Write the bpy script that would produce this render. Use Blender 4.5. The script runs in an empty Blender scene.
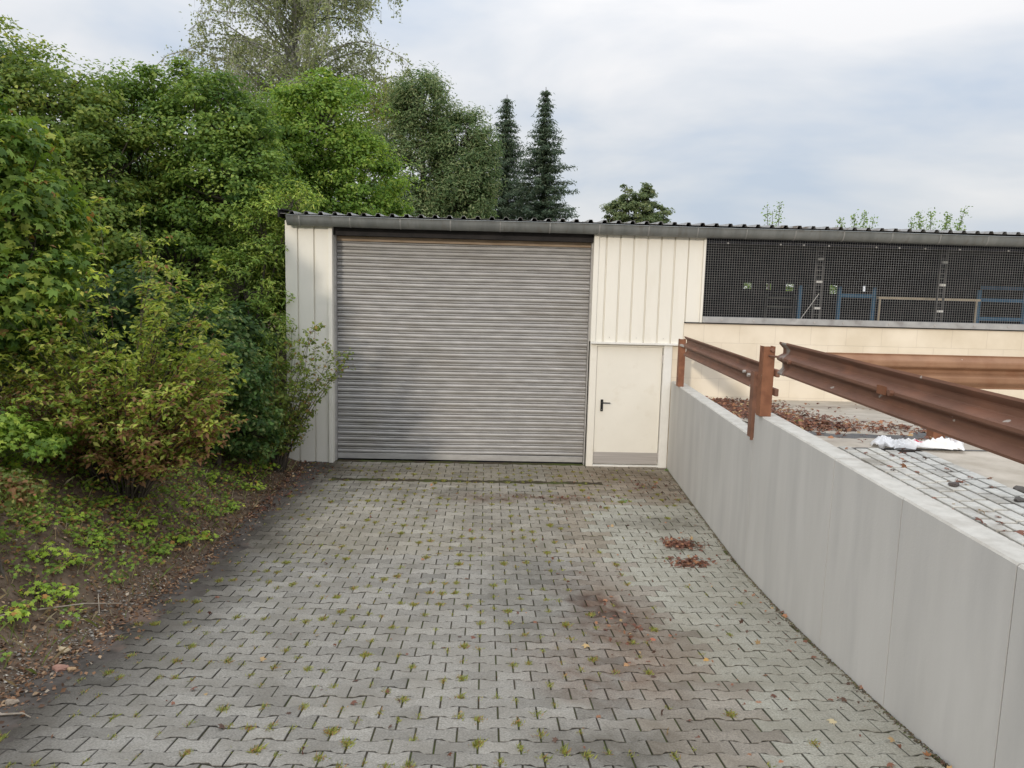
import bpy, math, random
import numpy as np
from math import radians, sin, cos, pi, exp, sqrt, tan, atan2
from mathutils import Matrix, Vector
random.seed(5); rng = np.random.default_rng(11)
scene = bpy.context.scene

# ------------------------------------------------------------------ camera
cam_d = bpy.data.cameras.new('camera'); cam = bpy.data.objects.new('camera', cam_d)
scene.collection.objects.link(cam); scene.camera = cam
EYE = 3.1
yw, pt, rl = radians(2.0), radians(-7.5), radians(1.5)
F = Vector((sin(yw)*cos(pt), cos(yw)*cos(pt), sin(pt)))
R0 = Vector((cos(yw), -sin(yw), 0)); U0 = R0.cross(F)
R = R0*cos(rl)+U0*sin(rl); U = R.cross(F)
M = Matrix(((R.x, U.x, -F.x, 0), (R.y, U.y, -F.y, 0), (R.z, U.z, -F.z, 0), (0, 0, 0, 1)))
cam.matrix_world = Matrix.Translation((0, 0, EYE)) @ M
cam_d.sensor_width = 36; cam_d.lens = 27; cam_d.clip_end = 3000; cam_d.clip_start = .05

# ------------------------------------------------------------------ light
SUN_DIR = Vector((-0.42, -1.0, 0)).normalized(); SUN_EL = radians(15)
sd = Vector((SUN_DIR.x*cos(SUN_EL), SUN_DIR.y*cos(SUN_EL), sin(SUN_EL)))
sun_d = bpy.data.lights.new('sun', 'SUN'); sun = bpy.data.objects.new('sun', sun_d)
scene.collection.objects.link(sun); sun.location = (-20, -30, 30)
sun.rotation_euler = sd.to_track_quat('Z', 'Y').to_euler()
sun_d.energy = 1.35; sun_d.angle = radians(3); sun_d.color = (1, .89, .75)

w = bpy.data.worlds.new('World'); scene.world = w; w.use_nodes = True
nt = w.node_tree; nt.nodes.clear()
def WN(t, **k):
    n = nt.nodes.new(t)
    for a, b in k.items(): setattr(n, a, b)
    return n
out = WN('ShaderNodeOutputWorld'); bg = WN('ShaderNodeBackground'); bg.inputs[1].default_value = .1
sky = WN('ShaderNodeTexSky', sky_type='NISHITA', sun_disc=False)
sky.sun_elevation = SUN_EL; sky.sun_rotation = atan2(sd.x, sd.y); sky.dust_density = 2
tc = WN('ShaderNodeTexCoord'); mp = WN('ShaderNodeMapping'); mp.inputs['Scale'].default_value = (1.6, 1.6, 5.0)
mp.inputs['Location'].default_value = (.3, .1, .35)
nz = WN('ShaderNodeTexNoise'); nz.inputs['Scale'].default_value = 1.5; nz.inputs['Detail'].default_value = 5; nz.inputs['Roughness'].default_value = .5
nz.inputs['Distortion'].default_value = .3
cr = WN('ShaderNodeValToRGB')
e = cr.color_ramp.elements
e[0].position = .36; e[0].color = (5.6, 6.35, 7.5, 1); e[1].position = .62; e[1].color = (8.9, 8.8, 8.85, 1)
m = e.new(.48); m.color = (7.2, 7.5, 8.0, 1)
mx = WN('ShaderNodeMixRGB'); mx.inputs[0].default_value = .9
L = nt.links.new
L(tc.outputs['Generated'], mp.inputs[0]); L(mp.outputs[0], nz.inputs['Vector']); L(nz.outputs[0], cr.inputs[0])
sx = WN('ShaderNodeSeparateXYZ'); L(tc.outputs['Generated'], sx.inputs[0])     # overcast sky: brighter towards the zenith
pw = WN('ShaderNodeMath', operation='POWER'); pw.inputs[1].default_value = 2; cl_ = WN('ShaderNodeMath', operation='MAXIMUM'); cl_.inputs[1].default_value = 0
ma = WN('ShaderNodeMath', operation='MULTIPLY_ADD'); ma.inputs[1].default_value = 1.9; ma.inputs[2].default_value = .9
L(sx.outputs[2], cl_.inputs[0]); L(cl_.outputs[0], pw.inputs[0]); L(pw.outputs[0], ma.inputs[0])
vm = WN('ShaderNodeVectorMath', operation='SCALE'); L(cr.outputs[0], vm.inputs[0]); L(ma.outputs[0], vm.inputs['Scale'])
L(sky.outputs[0], mx.inputs[1]); L(vm.outputs[0], mx.inputs[2]); L(mx.outputs[0], bg.inputs[0]); L(bg.outputs[0], out.inputs[0])
vs = scene.view_settings; vs.view_transform = 'Standard'; vs.look = 'None'; vs.exposure = 0.12; vs.gamma = 1; vs.use_curve_mapping = False

# ------------------------------------------------------------------ helpers
def mat(name, c1, c2=None, scale=4, rough=.8, metal=0, bump=0, bscale=40, stretch=(1, 1, 1), detail=5, c3=None, s3=1.2, th3=(.55, .7), spec=.3, attr=False, attr_mul=True):
    m = bpy.data.materials.new(name); m.use_nodes = True; n = m.node_tree; b = n.nodes['Principled BSDF']
    b.inputs['Roughness'].default_value = rough; b.inputs['Metallic'].default_value = metal
    b.inputs['Specular IOR Level'].default_value = spec
    g = n.nodes.new('ShaderNodeNewGeometry'); mpn = n.nodes.new('ShaderNodeMapping'); mpn.inputs['Scale'].default_value = stretch
    n.links.new(g.outputs['Position'], mpn.inputs[0])
    t = n.nodes.new('ShaderNodeTexNoise'); t.inputs['Scale'].default_value = scale; t.inputs['Detail'].default_value = detail
    t.inputs['Roughness'].default_value = .6
    n.links.new(mpn.outputs[0], t.inputs['Vector'])
    r = n.nodes.new('ShaderNodeValToRGB'); r.color_ramp.elements[0].position = .32; r.color_ramp.elements[1].position = .68
    r.color_ramp.elements[0].color = (*c1, 1); r.color_ramp.elements[1].color = (*(c2 or c1), 1)
    n.links.new(t.outputs[0], r.inputs[0]); col = r.outputs[0]
    if c3:
        t3 = n.nodes.new('ShaderNodeTexNoise'); t3.inputs['Scale'].default_value = s3; t3.inputs['Detail'].default_value = 6
        n.links.new(mpn.outputs[0], t3.inputs['Vector'])
        r3 = n.nodes.new('ShaderNodeValToRGB'); r3.color_ramp.elements[0].position = th3[0]; r3.color_ramp.elements[1].position = th3[1]
        x = n.nodes.new('ShaderNodeMixRGB'); n.links.new(t3.outputs[0], r3.inputs[0]); n.links.new(r3.outputs[0], x.inputs[0])
        n.links.new(col, x.inputs[1]); x.inputs[2].default_value = (*c3, 1); col = x.outputs[0]
    if attr:
        a = n.nodes.new('ShaderNodeAttribute'); a.attribute_name = 'Col'
        x = n.nodes.new('ShaderNodeMixRGB'); x.blend_type = 'MULTIPLY'; x.inputs[0].default_value = 1
        n.links.new(col, x.inputs[1]); n.links.new(a.outputs[0], x.inputs[2]); col = x.outputs[0]
    n.links.new(col, b.inputs['Base Color'])
    if bump:
        t2 = n.nodes.new('ShaderNodeTexNoise'); t2.inputs['Scale'].default_value = bscale; t2.inputs['Detail'].default_value = 4
        n.links.new(g.outputs['Position'], t2.inputs['Vector'])
        bp = n.nodes.new('ShaderNodeBump'); bp.inputs['Strength'].default_value = bump; bp.inputs['Distance'].default_value = .01
        n.links.new(t2.outputs[0], bp.inputs['Height']); n.links.new(bp.outputs[0], b.inputs['Normal'])
    return m

def leafmat(name, trans=.35, rough=.55):
    m = bpy.data.materials.new(name); m.use_nodes = True; n = m.node_tree; b = n.nodes['Principled BSDF']
    a = n.nodes.new('ShaderNodeAttribute'); a.attribute_name = 'Col'
    n.links.new(a.outputs[0], b.inputs['Base Color']); b.inputs['Roughness'].default_value = rough
    b.inputs['Specular IOR Level'].default_value = .25
    tr = n.nodes.new('ShaderNodeBsdfTranslucent'); hs = n.nodes.new('ShaderNodeHueSaturation'); hs.inputs['Hue'].default_value = .485
    hs.inputs['Saturation'].default_value = 1.1; hs.inputs['Value'].default_value = 1.3
    n.links.new(a.outputs[0], hs.inputs['Color']); n.links.new(hs.outputs[0], tr.inputs[0])
    ms = n.nodes.new('ShaderNodeMixShader'); ms.inputs[0].default_value = trans
    n.links.new(b.outputs[0], ms.inputs[1]); n.links.new(tr.outputs[0], ms.inputs[2])
    n.links.new(ms.outputs[0], n.nodes['Material Output'].inputs[0]); return m

def wloc(o):
    v = Vector((0, 0, 0))
    while o: v += o.location; o = o.parent
    return v
def raw(name, V, faces, m, parent=None, smooth=False, col=None, base=None):
    """V Nx3 world coords, faces list or ndarray"""
    V = np.asarray(V, dtype=np.float32).reshape(-1, 3)
    off = wloc(parent) if parent else Vector(base) if base else Vector((0, 0, 0))
    V = V-np.array(off, dtype=np.float32)
    me = bpy.data.meshes.new(name)
    if isinstance(faces, np.ndarray):
        n, k = faces.shape
        me.vertices.add(len(V)); me.vertices.foreach_set('co', V.ravel())
        me.loops.add(n*k); me.loops.foreach_set('vertex_index', faces.ravel().astype(np.int32))
        me.polygons.add(n); me.polygons.foreach_set('loop_start', np.arange(0, n*k, k, dtype=np.int32))
        me.polygons.foreach_set('loop_total', np.full(n, k, dtype=np.int32)); me.update(calc_edges=True)
    else:
        me.from_pydata(V.tolist(), [], faces); me.update()
    if smooth: me.polygons.foreach_set('use_smooth', np.ones(len(me.polygons), dtype=bool))
    if col is not None:
        a = me.color_attributes.new('Col', 'FLOAT_COLOR', 'POINT')
        c = np.ones((len(V), 4), dtype=np.float32); c[:, :3] = col; a.data.foreach_set('color', c.ravel())
    me.materials.append(m)
    o = bpy.data.objects.new(name, me); scene.collection.objects.link(o)
    if parent: o.parent = parent
    elif base: o.location = base
    return o
def tag(o, label=None, cat=None, group=None, kind=None):
    if label: o['label'] = label
    if cat: o['category'] = cat
    if group: o['group'] = group
    if kind: o['kind'] = kind
    return o
def thing(name, label, cat, loc, group=None):
    o = bpy.data.objects.new(name, None); scene.collection.objects.link(o); o.location = loc; o.empty_display_size = .2
    return tag(o, label, cat, group)

class MB:
    def __init__(s): s.v = []; s.f = []
    def box(s, x0, x1, y0, y1, z0, z1):
        b = len(s.v)
        s.v += [(x0, y0, z0), (x1, y0, z0), (x1, y1, z0), (x0, y1, z0), (x0, y0, z1), (x1, y0, z1), (x1, y1, z1), (x0, y1, z1)]
        s.f += [[b+i for i in q] for q in ((0, 3, 2, 1), (4, 5, 6, 7), (0, 1, 5, 4), (1, 2, 6, 5), (2, 3, 7, 6), (3, 0, 4, 7))]
        return s
    def tube(s, pts, rad, n=6, cap=True):
        pts = [Vector(p) for p in pts]
        if not hasattr(rad, '__len__'): rad = [rad]*len(pts)
        b = len(s.v)
        for i, p in enumerate(pts):
            d = (pts[min(i+1, len(pts)-1)]-pts[max(i-1, 0)])
            if d.length < 1e-6: d = Vector((0, 0, 1))
            d.normalize()
            a = d.orthogonal() if abs(d.z) > .999 else d.cross(Vector((0, 0, 1)))
            a.normalize(); c = d.cross(a)
            for k in range(n):
                t = 2*pi*k/n; s.v.append(tuple(p+(a*cos(t)+c*sin(t))*rad[i]))
        for i in range(len(pts)-1):
            for k in range(n):
                s.f.append([b+i*n+k, b+i*n+(k+1) % n, b+(i+1)*n+(k+1) % n, b+(i+1)*n+k])
        if cap:
            s.f.append([b+k for k in range(n)][::-1]); s.f.append([b+(len(pts)-1)*n+k for k in range(n)])
        return s
    def extrude(s, prof, place, ts, closed=False):
        """prof list of 2D pts, place(p2, t)->xyz; ts list of stations"""
        b = len(s.v); n = len(prof)
        for t in ts:
            for p in prof: s.v.append(place(p, t))
        for i in range(len(ts)-1):
            for k in range(n if closed else n-1):
                s.f.append([b+i*n+k, b+i*n+(k+1) % n, b+(i+1)*n+(k+1) % n, b+(i+1)*n+k])
        if closed:
            s.f.append([b+k for k in range(n)][::-1]); s.f.append([b+(len(ts)-1)*n+k for k in range(n)])
        return s
    def build(s, name, m, parent=None, smooth=False, bevel=0, solid=0, base=None):
        o = raw(name, s.v, s.f, m, parent, smooth, base=base)
        if solid:
            q = o.modifiers.new('solid', 'SOLIDIFY'); q.thickness = solid; q.offset = 0
        if bevel:
            q = o.modifiers.new('bevel', 'BEVEL'); q.width = bevel; q.segments = 2; q.limit_method = 'ANGLE'
        return o

# ------------------------------------------------------------------ terrain functions
TY = np.array([-8, -3, 0, 3.96, 4.57, 5.2, 5.9, 7.1, 8.3, 10, 40]); TZ = np.array([2.0, 1.55, 1.08, .435, .345, .26, .17, .05, -.03, -.045, -.05])
def rz(y):
    y = np.asarray(y, dtype=float)
    return sum(np.interp(y+d, TY, TZ) for d in (-.4, -.2, 0, .2, .4))/5
def wx(y): return 2.471+.056*y           # ramp-side face of the retaining wall
def tz(y): return np.interp(y, [-10, 7.0, 9, 11, 13, 60], [1.70, 1.70, 1.52, 1.33, 1.2, 1.2])  # terrace
def n2(x, y, s, seed=0):
    return (np.sin(x*s*1.3+seed)*np.cos(y*s*1.7+seed*2.1)+.5*np.sin(x*s*2.9+y*s*2.3+seed)+.3*np.cos(x*s*5.1-y*s*4.7+seed*3))/1.8
def bz(x, y):                             # left bank
    u = np.maximum(0, -3.08-np.asarray(x, dtype=float)); r = rz(y)
    h = np.interp(u, [0, .15, .45, 1.0, 1.8, 3.0, 6, 60], [-.012, .05, .20, .68, 1.25, 1.6, 1.8, 1.95])
    damp = np.interp(y, [-5, 9, 12, 13.5, 20], [.8, 1, .8, .65, .8])
    amp = np.interp(u, [0, .3, 1, 60], [.004, .03, .06, .2])
    return r+h*damp+amp*n2(x, y, 1.7, 1)+amp*.4*n2(x, y, 5.5, 4)

# ------------------------------------------------------------------ setting
soil = mat('soil', (.075, .053, .037), (.17, .125, .09), scale=9, rough=.95, bump=.8, bscale=60, c3=(.17, .13, .09), s3=3, spec=.1)
gnd = mat('ground_earth', (.06, .07, .035), (.12, .11, .06), scale=1.5, rough=.95, spec=.1)
b = MB(); b.v = [(-900, -900, -.45), (900, -900, -.45), (900, 900, -.45), (-900, 900, -.45)]; b.f = [[0, 1, 2, 3]]
tag(b.build('ground', gnd), kind='structure')

# bank heightfield
xs = np.concatenate([np.linspace(-3.04, -8, 90), np.linspace(-8.3, -70, 60)]); ys = np.concatenate([np.linspace(-12, 2, 30), np.linspace(2.15, 14, 110), np.linspace(14.5, 70, 60)])
X, Y = np.meshgrid(xs, ys, indexing='ij')
Z = bz(X, Y)
X = X.copy(); X[0, :] += .06*n2(Y[0], Y[0]*.3, 3.1); V = np.stack([X, Y, Z], -1).reshape(-1, 3)
ny = len(ys); q = []
mask = ~((X > -3.30) & (Y > 13.15))
for i in range(len(xs)-1):
    for j in range(ny-1): q.append((i*ny+j, (i+1)*ny+j, (i+1)*ny+j+1, i*ny+j+1))
q = np.array(q)
cx = V[q].mean(1); q = q[~((cx[:, 0] > -3.38) & (cx[:, 1] > 13.0))]
tag(raw('bank', V, q[:, ::-1], soil, smooth=True), kind='structure')

# joint sand under the pavers
ys2 = np.linspace(-8, 13.3, 130)
sand = mat('joint_sand', (.045, .036, .026), (.10, .08, .055), scale=30, rough=1, bump=.5, bscale=120, c3=(.08, .095, .03), s3=3.0, th3=(.42, .6), spec=.05)
b = MB(); b.extrude([(-3.35, 0), (3.35, 0)], lambda p, t: (p[0], t, float(rz(t))-.010), ys2)
tag(b.build('ramp_bed', sand, smooth=True), kind='structure')

# pavers: one bone-shaped stone each, in running bond
PL, PP, G = .253, .158, .0085
def boundary(x, r):   # curve between row r-1 and r
    ph = ((x/PL + (.5 if r % 2 else 0)) % 1.0)     # 0 at stone ends of row r (even)
    d = min(ph, 1-ph)*PL
    a = .0165
    # row r: ends wide -> its lower boundary is low at its ends
    t = min(1, max(0, (d-.055)/.03)); return -a+2*a*t
V = []; Fc = []; C = []; k0 = 0
stain_sp = [(.3, 12.5, 3.2, .55, .6, (.66, .60, .48)), (-.6, 11.9, 2.2, .2, .5, (.5, .43, .33)), (2.2, 12.0, 1.0, .9, .45, (.62, .50, .42)), (.45, 7.2, .45, 1.3, .6, (.52, .52, .50)), (.72, 4.1, .5, .4, .8, (.48, .48, .46)), (1.0, 5.7, .7, .9, .65, (.62, .48, .40)), (1.12, 6.9, .32, .4, .95, (.36, .22, .17)), (1.6, 6.0, .5, .9, .4, (.7, .6, .5)), (1.25, 6.6, .42, .9, .55, (.50, .34, .27)), (.1, 9.8, .5, .5, .4, (.5, .47, .43)), (-1.6, 8.8, .8, .9, .35, (.7, .68, .6)), (-1.8, 5.6, .7, .9, .3, (.7, .68, .64)), (.95, 5.2, .5, .5, .45, (.55, .42, .36)), (.6, 11.0, 1.3, .25, .85, (.42, .29, .23)), (-.8, 11.25, .9, .16, .8, (.35, .33, .3)),
            (2.3, 9.9, .8, .35, .75, (.4, .37, .34)), (.5, 8.6, .5, .8, .5, (.58, .56, .53)), (1.0, 9.6, .4, .6, .45, (.62, .58, .55)), (2.7, 11.5, .5, .9, .4, (.55, .46, .4)), (1.0, 4.3, .6, .4, .55, (.55, .5, .45)),
            (2.45, 12.6, .7, .5, .5, (.6, .5, .45)), (-2.3, 12.6, .9, .4, .7, (.5, .42, .36)), (1.0, 7.6, .35, .6, .5, (.5, .38, .32))]
rowi = -1
def in_row_clip(x, y): return max(-3.12, x)
for r in range(-6, 84):
    y0 = r*PP
    if y0 > 12.98: break
    if y0 < -1: continue
    off = 0 if r % 2 == 0 else PL/2
    k = int(-3.4/PL)-1
    while k*PL+off < wx(y0):
        xa, xb = k*PL+off+G/2, (k+1)*PL+off-G/2; k += 1
        if (xa+xb)/2 < -3.12: continue
        lim = wx(y0+PP/2)-.012
        if xb > lim: xb = lim
        if xb-xa < .04: continue
        if 11.80 < y0+PP/2 < 11.97 and xa > -2.45 and xb < 2.05: continue   # the drain sits here
        xm = [xa, xa+.05, xa+.08, (xa+xb)/2, xb-.08, xb-.05, xb] if xb-xa > .2 else [xa, (xa+xb)/2, xb]
        lo = [(x, y0+boundary(x, r)+G/2) for x in xm]
        hi = [(x, y0+PP+boundary(x, r+1)-G/2) for x in xm]
        ring = [(x, y-.0022) for x, y in lo]+[(x, y+.0022) for x, y in hi[::-1]]
        n = len(ring); cxm = sum(p[0] for p in ring)/n; cym = sum(p[1] for p in ring)/n
        dz = random.gauss(0, .0018); tx = random.gauss(0, .008); ty = random.gauss(0, .010)
        for lev in range(3):
            for (x, y) in ring:
                if lev == 2: sx = x+(.004 if x < cxm else -.004); sy = y+(.004 if y < cym else -.004); zz = 0
                elif lev == 1: sx, sy, zz = x, y, -.004
                else: sx, sy, zz = x, y, -.02
                V.append((sx, sy, float(np.interp(sy, ys2, rz(ys2)) if False else 0)+zz+dz+tx*(sx-cxm)+ty*(sy-cym)))
        for lev in range(2):
            for i in range(n):
                Fc.append([k0+lev*n+i, k0+lev*n+(i+1) % n, k0+(lev+1)*n+(i+1) % n, k0+(lev+1)*n+i])
        Fc.append([k0+2*n+i for i in range(n)])
        # tone of the stone itself: older dark-grey stones left, newer paler smooth ones along the wall
        nb = 1.6-.07*max(0, y0-4.5)+.13*(r*7 % 5)/2
        new = (xa > nb and y0 < 10.2+random.random())
        tone = random.gauss(1.0, .085)
        if new: base = np.array((1.0, 1.0, .91))*1.15*(1+.35*(tone-1))
        else:
            base = np.array((.93, .91, .87))*tone
            if xa > .9: base = base*np.array((1.0, .95, .90))
            if random.random() < .05: base = base*.8
            if y0 > 8.5: base = base*np.array((1.02, 1.0, .95))
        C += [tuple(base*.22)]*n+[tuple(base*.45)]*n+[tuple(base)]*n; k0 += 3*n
V = np.array(V); C = np.array(C); V[:, 2] += rz(V[:, 1])
for (sx, sy, rx_, ry_, st, sc) in stain_sp:
    d = ((V[:, 0]-sx+.12*n2(V[:, 0], V[:, 1], 4, sx))/rx_)**2+((V[:, 1]-sy+.2*n2(V[:, 0], V[:, 1], 3, sy))/ry_)**2
    a = (st*np.clip(1.35-d, 0, 1)*(.65+.5*n2(V[:, 0], V[:, 1], 14, 2)))[:, None].clip(0, 1)
    C = C*(1-a)+C*np.array(sc)*a
a = np.interp(V[:, 0]+.16*n2(V[:, 0], V[:, 1], 2.2, 7)+.05*n2(V[:, 0], V[:, 1], 9, 1), [-3.0, -2.75, -2.15], [.95, .75, 0])[:, None]   # soil trodden over the edge
C = C*(1-a)+np.array((.20, .175, .15))*a*C.mean(1)[:, None]
pav = mat('paver_concrete', (.205, .197, .178), (.395, .38, .35), scale=85, rough=.9, bump=.6, bscale=150, c3=(.215, .20, .172), s3=3.0, th3=(.42, .85), spec=.2, attr=True)
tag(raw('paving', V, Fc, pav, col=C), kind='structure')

dirtm = mat('trodden_dirt', (.060, .052, .045), (.115, .10, .088), scale=5, rough=.95, bump=.5, bscale=90, c3=(.16, .115, .09), s3=2.2, th3=(.55, .7), spec=.12)
b = MB(); ysd = np.linspace(-1, 13.0, 280); xd = np.linspace(-3.16, -2.3, 24)
for i, y in enumerate(ysd):
    ed = -2.93+.09*float(n2(y, y*.3, 2.3, 5))+.05*float(n2(y, y, 7.1, 2))+(.12 if y > 11 else 0)
    for x in xd: b.v.append((x, y, float(rz(y))+.006-.045*max(0, x-ed)-.02*max(0, x-ed-.1)+.0035*float(n2(x, y, 6, 3))+.0025*float(n2(x, y, 19, 8))))
nx_ = len(xd); b.f = [[i*nx_+j, i*nx_+j+1, (i+1)*nx_+j+1, (i+1)*nx_+j] for i in range(len(ysd)-1) for j in range(nx_-1)]
tag(b.build('dirt_margin', dirtm, smooth=True), kind='structure')
# channel drain
d = thing('channel_drain', 'long narrow slotted drain set into the paving before the roller shutter', 'drain', (-.2, 11.885, -.05))
dm = mat('drain_steel', (.03, .026, .022), (.08, .055, .04), scale=20, rough=.7, metal=.4)
b = MB(); z = -.052
b.box(-2.42, 2.03, 11.815, 11.832, z-.06, z); b.box(-2.42, 2.03, 11.938, 11.955, z-.06, z); b.build('frame', dm, d)
b = MB()
for i in range(110):
    x = -2.40+i*.0402
    b.box(x, x+.016, 11.8335, 11.9365, z-.03, z-.004)
b.build('grate', dm, d)

# terrace on the right
conc_slab = mat('slab_concrete', (.36, .32, .26), (.50, .45, .38), scale=3, rough=.9, bump=.3, bscale=70, c3=(.26, .22, .18), s3=1.3, th3=(.5, .75), spec=.2)
asph = mat('asphalt', (.10, .098, .095), (.17, .165, .16), scale=12, rough=.95, bump=.5, bscale=140, spec=.15)
ys3 = np.linspace(-8, 13.04, 80)
b = MB(); b.extrude([(0, 0), (1, 0), (6, 0), (40, 0)], lambda p, t: (wx(t)+.17+p[0], t, float(tz(t))), ys3)
tag(b.build('terrace_slab', conc_slab, smooth=True), kind='structure')
def irregular(y, s, a): return a*n2(np.array(y), np.array(y)*.4, s, 3)
b = MB()
for i, x in enumerate(np.linspace(0, 1, 30)):
    xx = 2.98+.15+x*3.6; y0 = 6.66; y1 = 7.75+.35*float(n2(np.array(xx*2), np.array(1.), 1.5, 2))-.15*x
    b.v += [(xx+(y0-7)*.056, y0, float(tz(y0))+.004), (xx+(y1-7)*.056, y1, float(tz(y1))+.012)]
    if i: b.f.append([2*i-2, 2*i, 2*i+1, 2*i-1])
tag(b.build('asphalt_strip', asph), kind='structure')
# terrace brick pavers with open joints
tb = MB(); tb.v = []; 
b = MB(); b.extrude([(0, 0), (.88, 0)], lambda p, t: (wx(t)+.195+p[0], t, float(tz(t))+.004), np.linspace(-3, 6.66, 20))
tag(b.build('terrace_bed', mat('dark_joint_soil', (.02, .018, .016), (.045, .035, .028), scale=20, rough=1, spec=.05)), kind='structure')
V = []; Fc = []; C = []; k0 = 0
for c in range(7):
    y = -3.0+(c % 2)*.12+.04*(c % 3)
    while y < 6.46:
        x0 = .205+c*.1235; x1 = x0+.099; y0 = y; y1 = y+.208; y += .238
        tone = random.gauss(1, .05)
        if 6.2 < y1 and c == 0: tone *= .8
        for lev, ins in ((0, 0), (1, 0), (2, .005)):
            for (xx, yy) in ((x0+ins, y0+ins), (x1-ins, y0+ins), (x1-ins, y1-ins), (x0+ins, y1-ins)):
                V.append((wx(yy)+xx+random.gauss(0, .001), yy, float(tz(yy))+(.002, .022, .026)[lev])); C.append((tone, tone*.995, tone*.96))
        for lev in range(2):
            for i in range(4): Fc.append([k0+lev*4+i, k0+lev*4+(i+1) % 4, k0+lev*4+4+(i+1) % 4, k0+lev*4+4+i])
        Fc.append([k0+8, k0+9, k0+10, k0+11]); k0 += 12
pav2 = mat('paver_pale', (.42, .415, .395), (.54, .53, .50), scale=25, rough=.9, bump=.3, bscale=150, c3=(.30, .28, .25), s3=3, spec=.2, attr=True)
tag(raw('terrace_paving', V, Fc, pav2, col=np.array(C)), kind='structure')

# ------------------------------------------------------------------ retaining wall
wallm = mat('cast_concrete', (.505, .495, .47), (.56, .55, .525), scale=.8, rough=.85, bump=.12, bscale=60, stretch=(3, 3, .55), c3=(.42, .415, .40), s3=1.3, th3=(.45, .95), detail=8, spec=.25)
topm = mat('cast_concrete_top', (.47, .455, .41), (.57, .55, .50), scale=9, rough=.9, bump=.3, bscale=90, c3=(.40, .375, .33), s3=6, th3=(.5, .8), spec=.2)
darkc = mat('joint_dark', (.06, .058, .05), (.1, .09, .08), rough=1)
rw = thing('retaining_wall', 'long pale grey cast concrete retaining wall with stepped top beside the ramp', 'wall', (3.0, 6, 0))
def panel(y0, y1, zt, name='panel'):
    b = MB(); th = .20; zb = -.5; ch = .012
    prof = [(0, zb), (0, zt-ch), (ch, zt), (th-ch, zt), (th, zt-ch), (th, zb)]
    b.extrude(prof, lambda p, t: (wx(t)+p[0], t, p[1]), [y0+.0045, y1-.0045], closed=True)
    o = b.build(name, wallm, rw); o.data.materials.append(topm)
    for p in o.data.polygons:
        if p.normal.z > .3: p.material_index = 1
    return o
for y0, y1, zt in ((8.12, 10.6, 1.50), (10.6, 13.03, 1.495), (5.92, 8.12, 1.778), (4.79, 5.92, 1.776), (3.60, 4.79, 1.779), (1.9, 3.6, 1.776), (0, 1.9, 1.78), (-3, 0, 1.78)): panel(y0, y1, zt)
b = MB(); b.extrude([(.02, -.4), (.02, 1.45), (.18, 1.45), (.18, -.4)], lambda p, t: (wx(t)+p[0], t, p[1]), [-2.9, 13.0], closed=True); b.build('joint_filler', darkc, rw)

# ------------------------------------------------------------------ garage building
cream = mat('cream_sheet', (.76, .735, .66), (.80, .775, .70), scale=1.2, rough=.5, stretch=(2, 2, .5), c3=(.68, .64, .55), s3=1.5, th3=(.6, .9), spec=.35)
trimw = mat('white_trim', (.72, .71, .67), (.79, .78, .74), rough=.5, scale=5)
doorm = mat('door_paint', (.76, .73, .65), (.80, .77, .69), scale=1.8, rough=.5, spec=.35, c3=(.72, .68, .59), s3=5, th3=(.6, .8))
galv = mat('galvanised', (.37, .36, .35), (.50, .49, .475), scale=3, rough=.5, metal=.3, stretch=(1, 1, 4), c3=(.33, .31, .28), s3=1.1, th3=(.5, .9))
zinc = mat('gutter_zinc', (.15, .16, .157), (.22, .23, .225), scale=2, rough=.55, metal=.3, stretch=(3, 1, 1), c3=(.16, .16, .15), s3=5)
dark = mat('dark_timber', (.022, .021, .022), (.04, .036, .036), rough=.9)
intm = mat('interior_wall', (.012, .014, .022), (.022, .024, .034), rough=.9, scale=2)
roofm = mat('roof_sheet', (.30, .30, .30), (.42, .42, .41), rough=.6, metal=.2, scale=6, c3=(.15, .12, .09), s3=3)
steel = mat('brushed_steel', (.40, .38, .36), (.54, .51, .49), scale=3, rough=.45, metal=.35, stretch=(.3, 1, 25))
blackp = mat('black_plastic', (.012, .012, .012), (.02, .02, .02), rough=.4)
FY = 13.1
gb = thing('garage_building', 'long low cream clad garage with grey roller shutter and mesh fronted shed', 'building', (1.5, 18, -.05))
# block wall with brick-texture joints
blk = bpy.data.materials.new('cream_blocks'); blk.use_nodes = True; n = blk.node_tree; bs = n.nodes['Principled BSDF']; bs.inputs['Roughness'].default_value = .8
g = n.nodes.new('ShaderNodeNewGeometry'); sp = n.nodes.new('ShaderNodeSeparateXYZ'); cb = n.nodes.new('ShaderNodeCombineXYZ')
n.links.new(g.outputs['Position'], sp.inputs[0]); n.links.new(sp.outputs[0], cb.inputs[0]); n.links.new(sp.outputs[2], cb.inputs[1])
br = n.nodes.new('ShaderNodeTexBrick'); br.inputs['Scale'].default_value = 1; br.inputs['Brick Width'].default_value = .62; br.inputs['Row Height'].default_value = .31
br.inputs['Mortar Size'].default_value = .006; br.inputs['Mortar Smooth'].default_value = .5
br.inputs['Color1'].default_value = (.77, .69, .56, 1); br.inputs['Color2'].default_value = (.79, .71, .58, 1); br.inputs['Mortar'].default_value = (.68, .60, .49, 1)
n.links.new(cb.outputs[0], br.inputs[0])
t = n.nodes.new('ShaderNodeTexNoise'); t.inputs['Scale'].default_value = 1.4; t.inputs['Detail'].default_value = 8; n.links.new(g.outputs['Position'], t.inputs['Vector'])
rr = n.nodes.new('ShaderNodeValToRGB'); rr.color_ramp.elements[0].position = .35; rr.color_ramp.elements[0].color = (.86, .84, .8, 1); rr.color_ramp.elements[1].position = .6; rr.color_ramp.elements[1].color = (1, 1, 1, 1)
n.links.new(t.outputs[0], rr.inputs[0])
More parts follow.
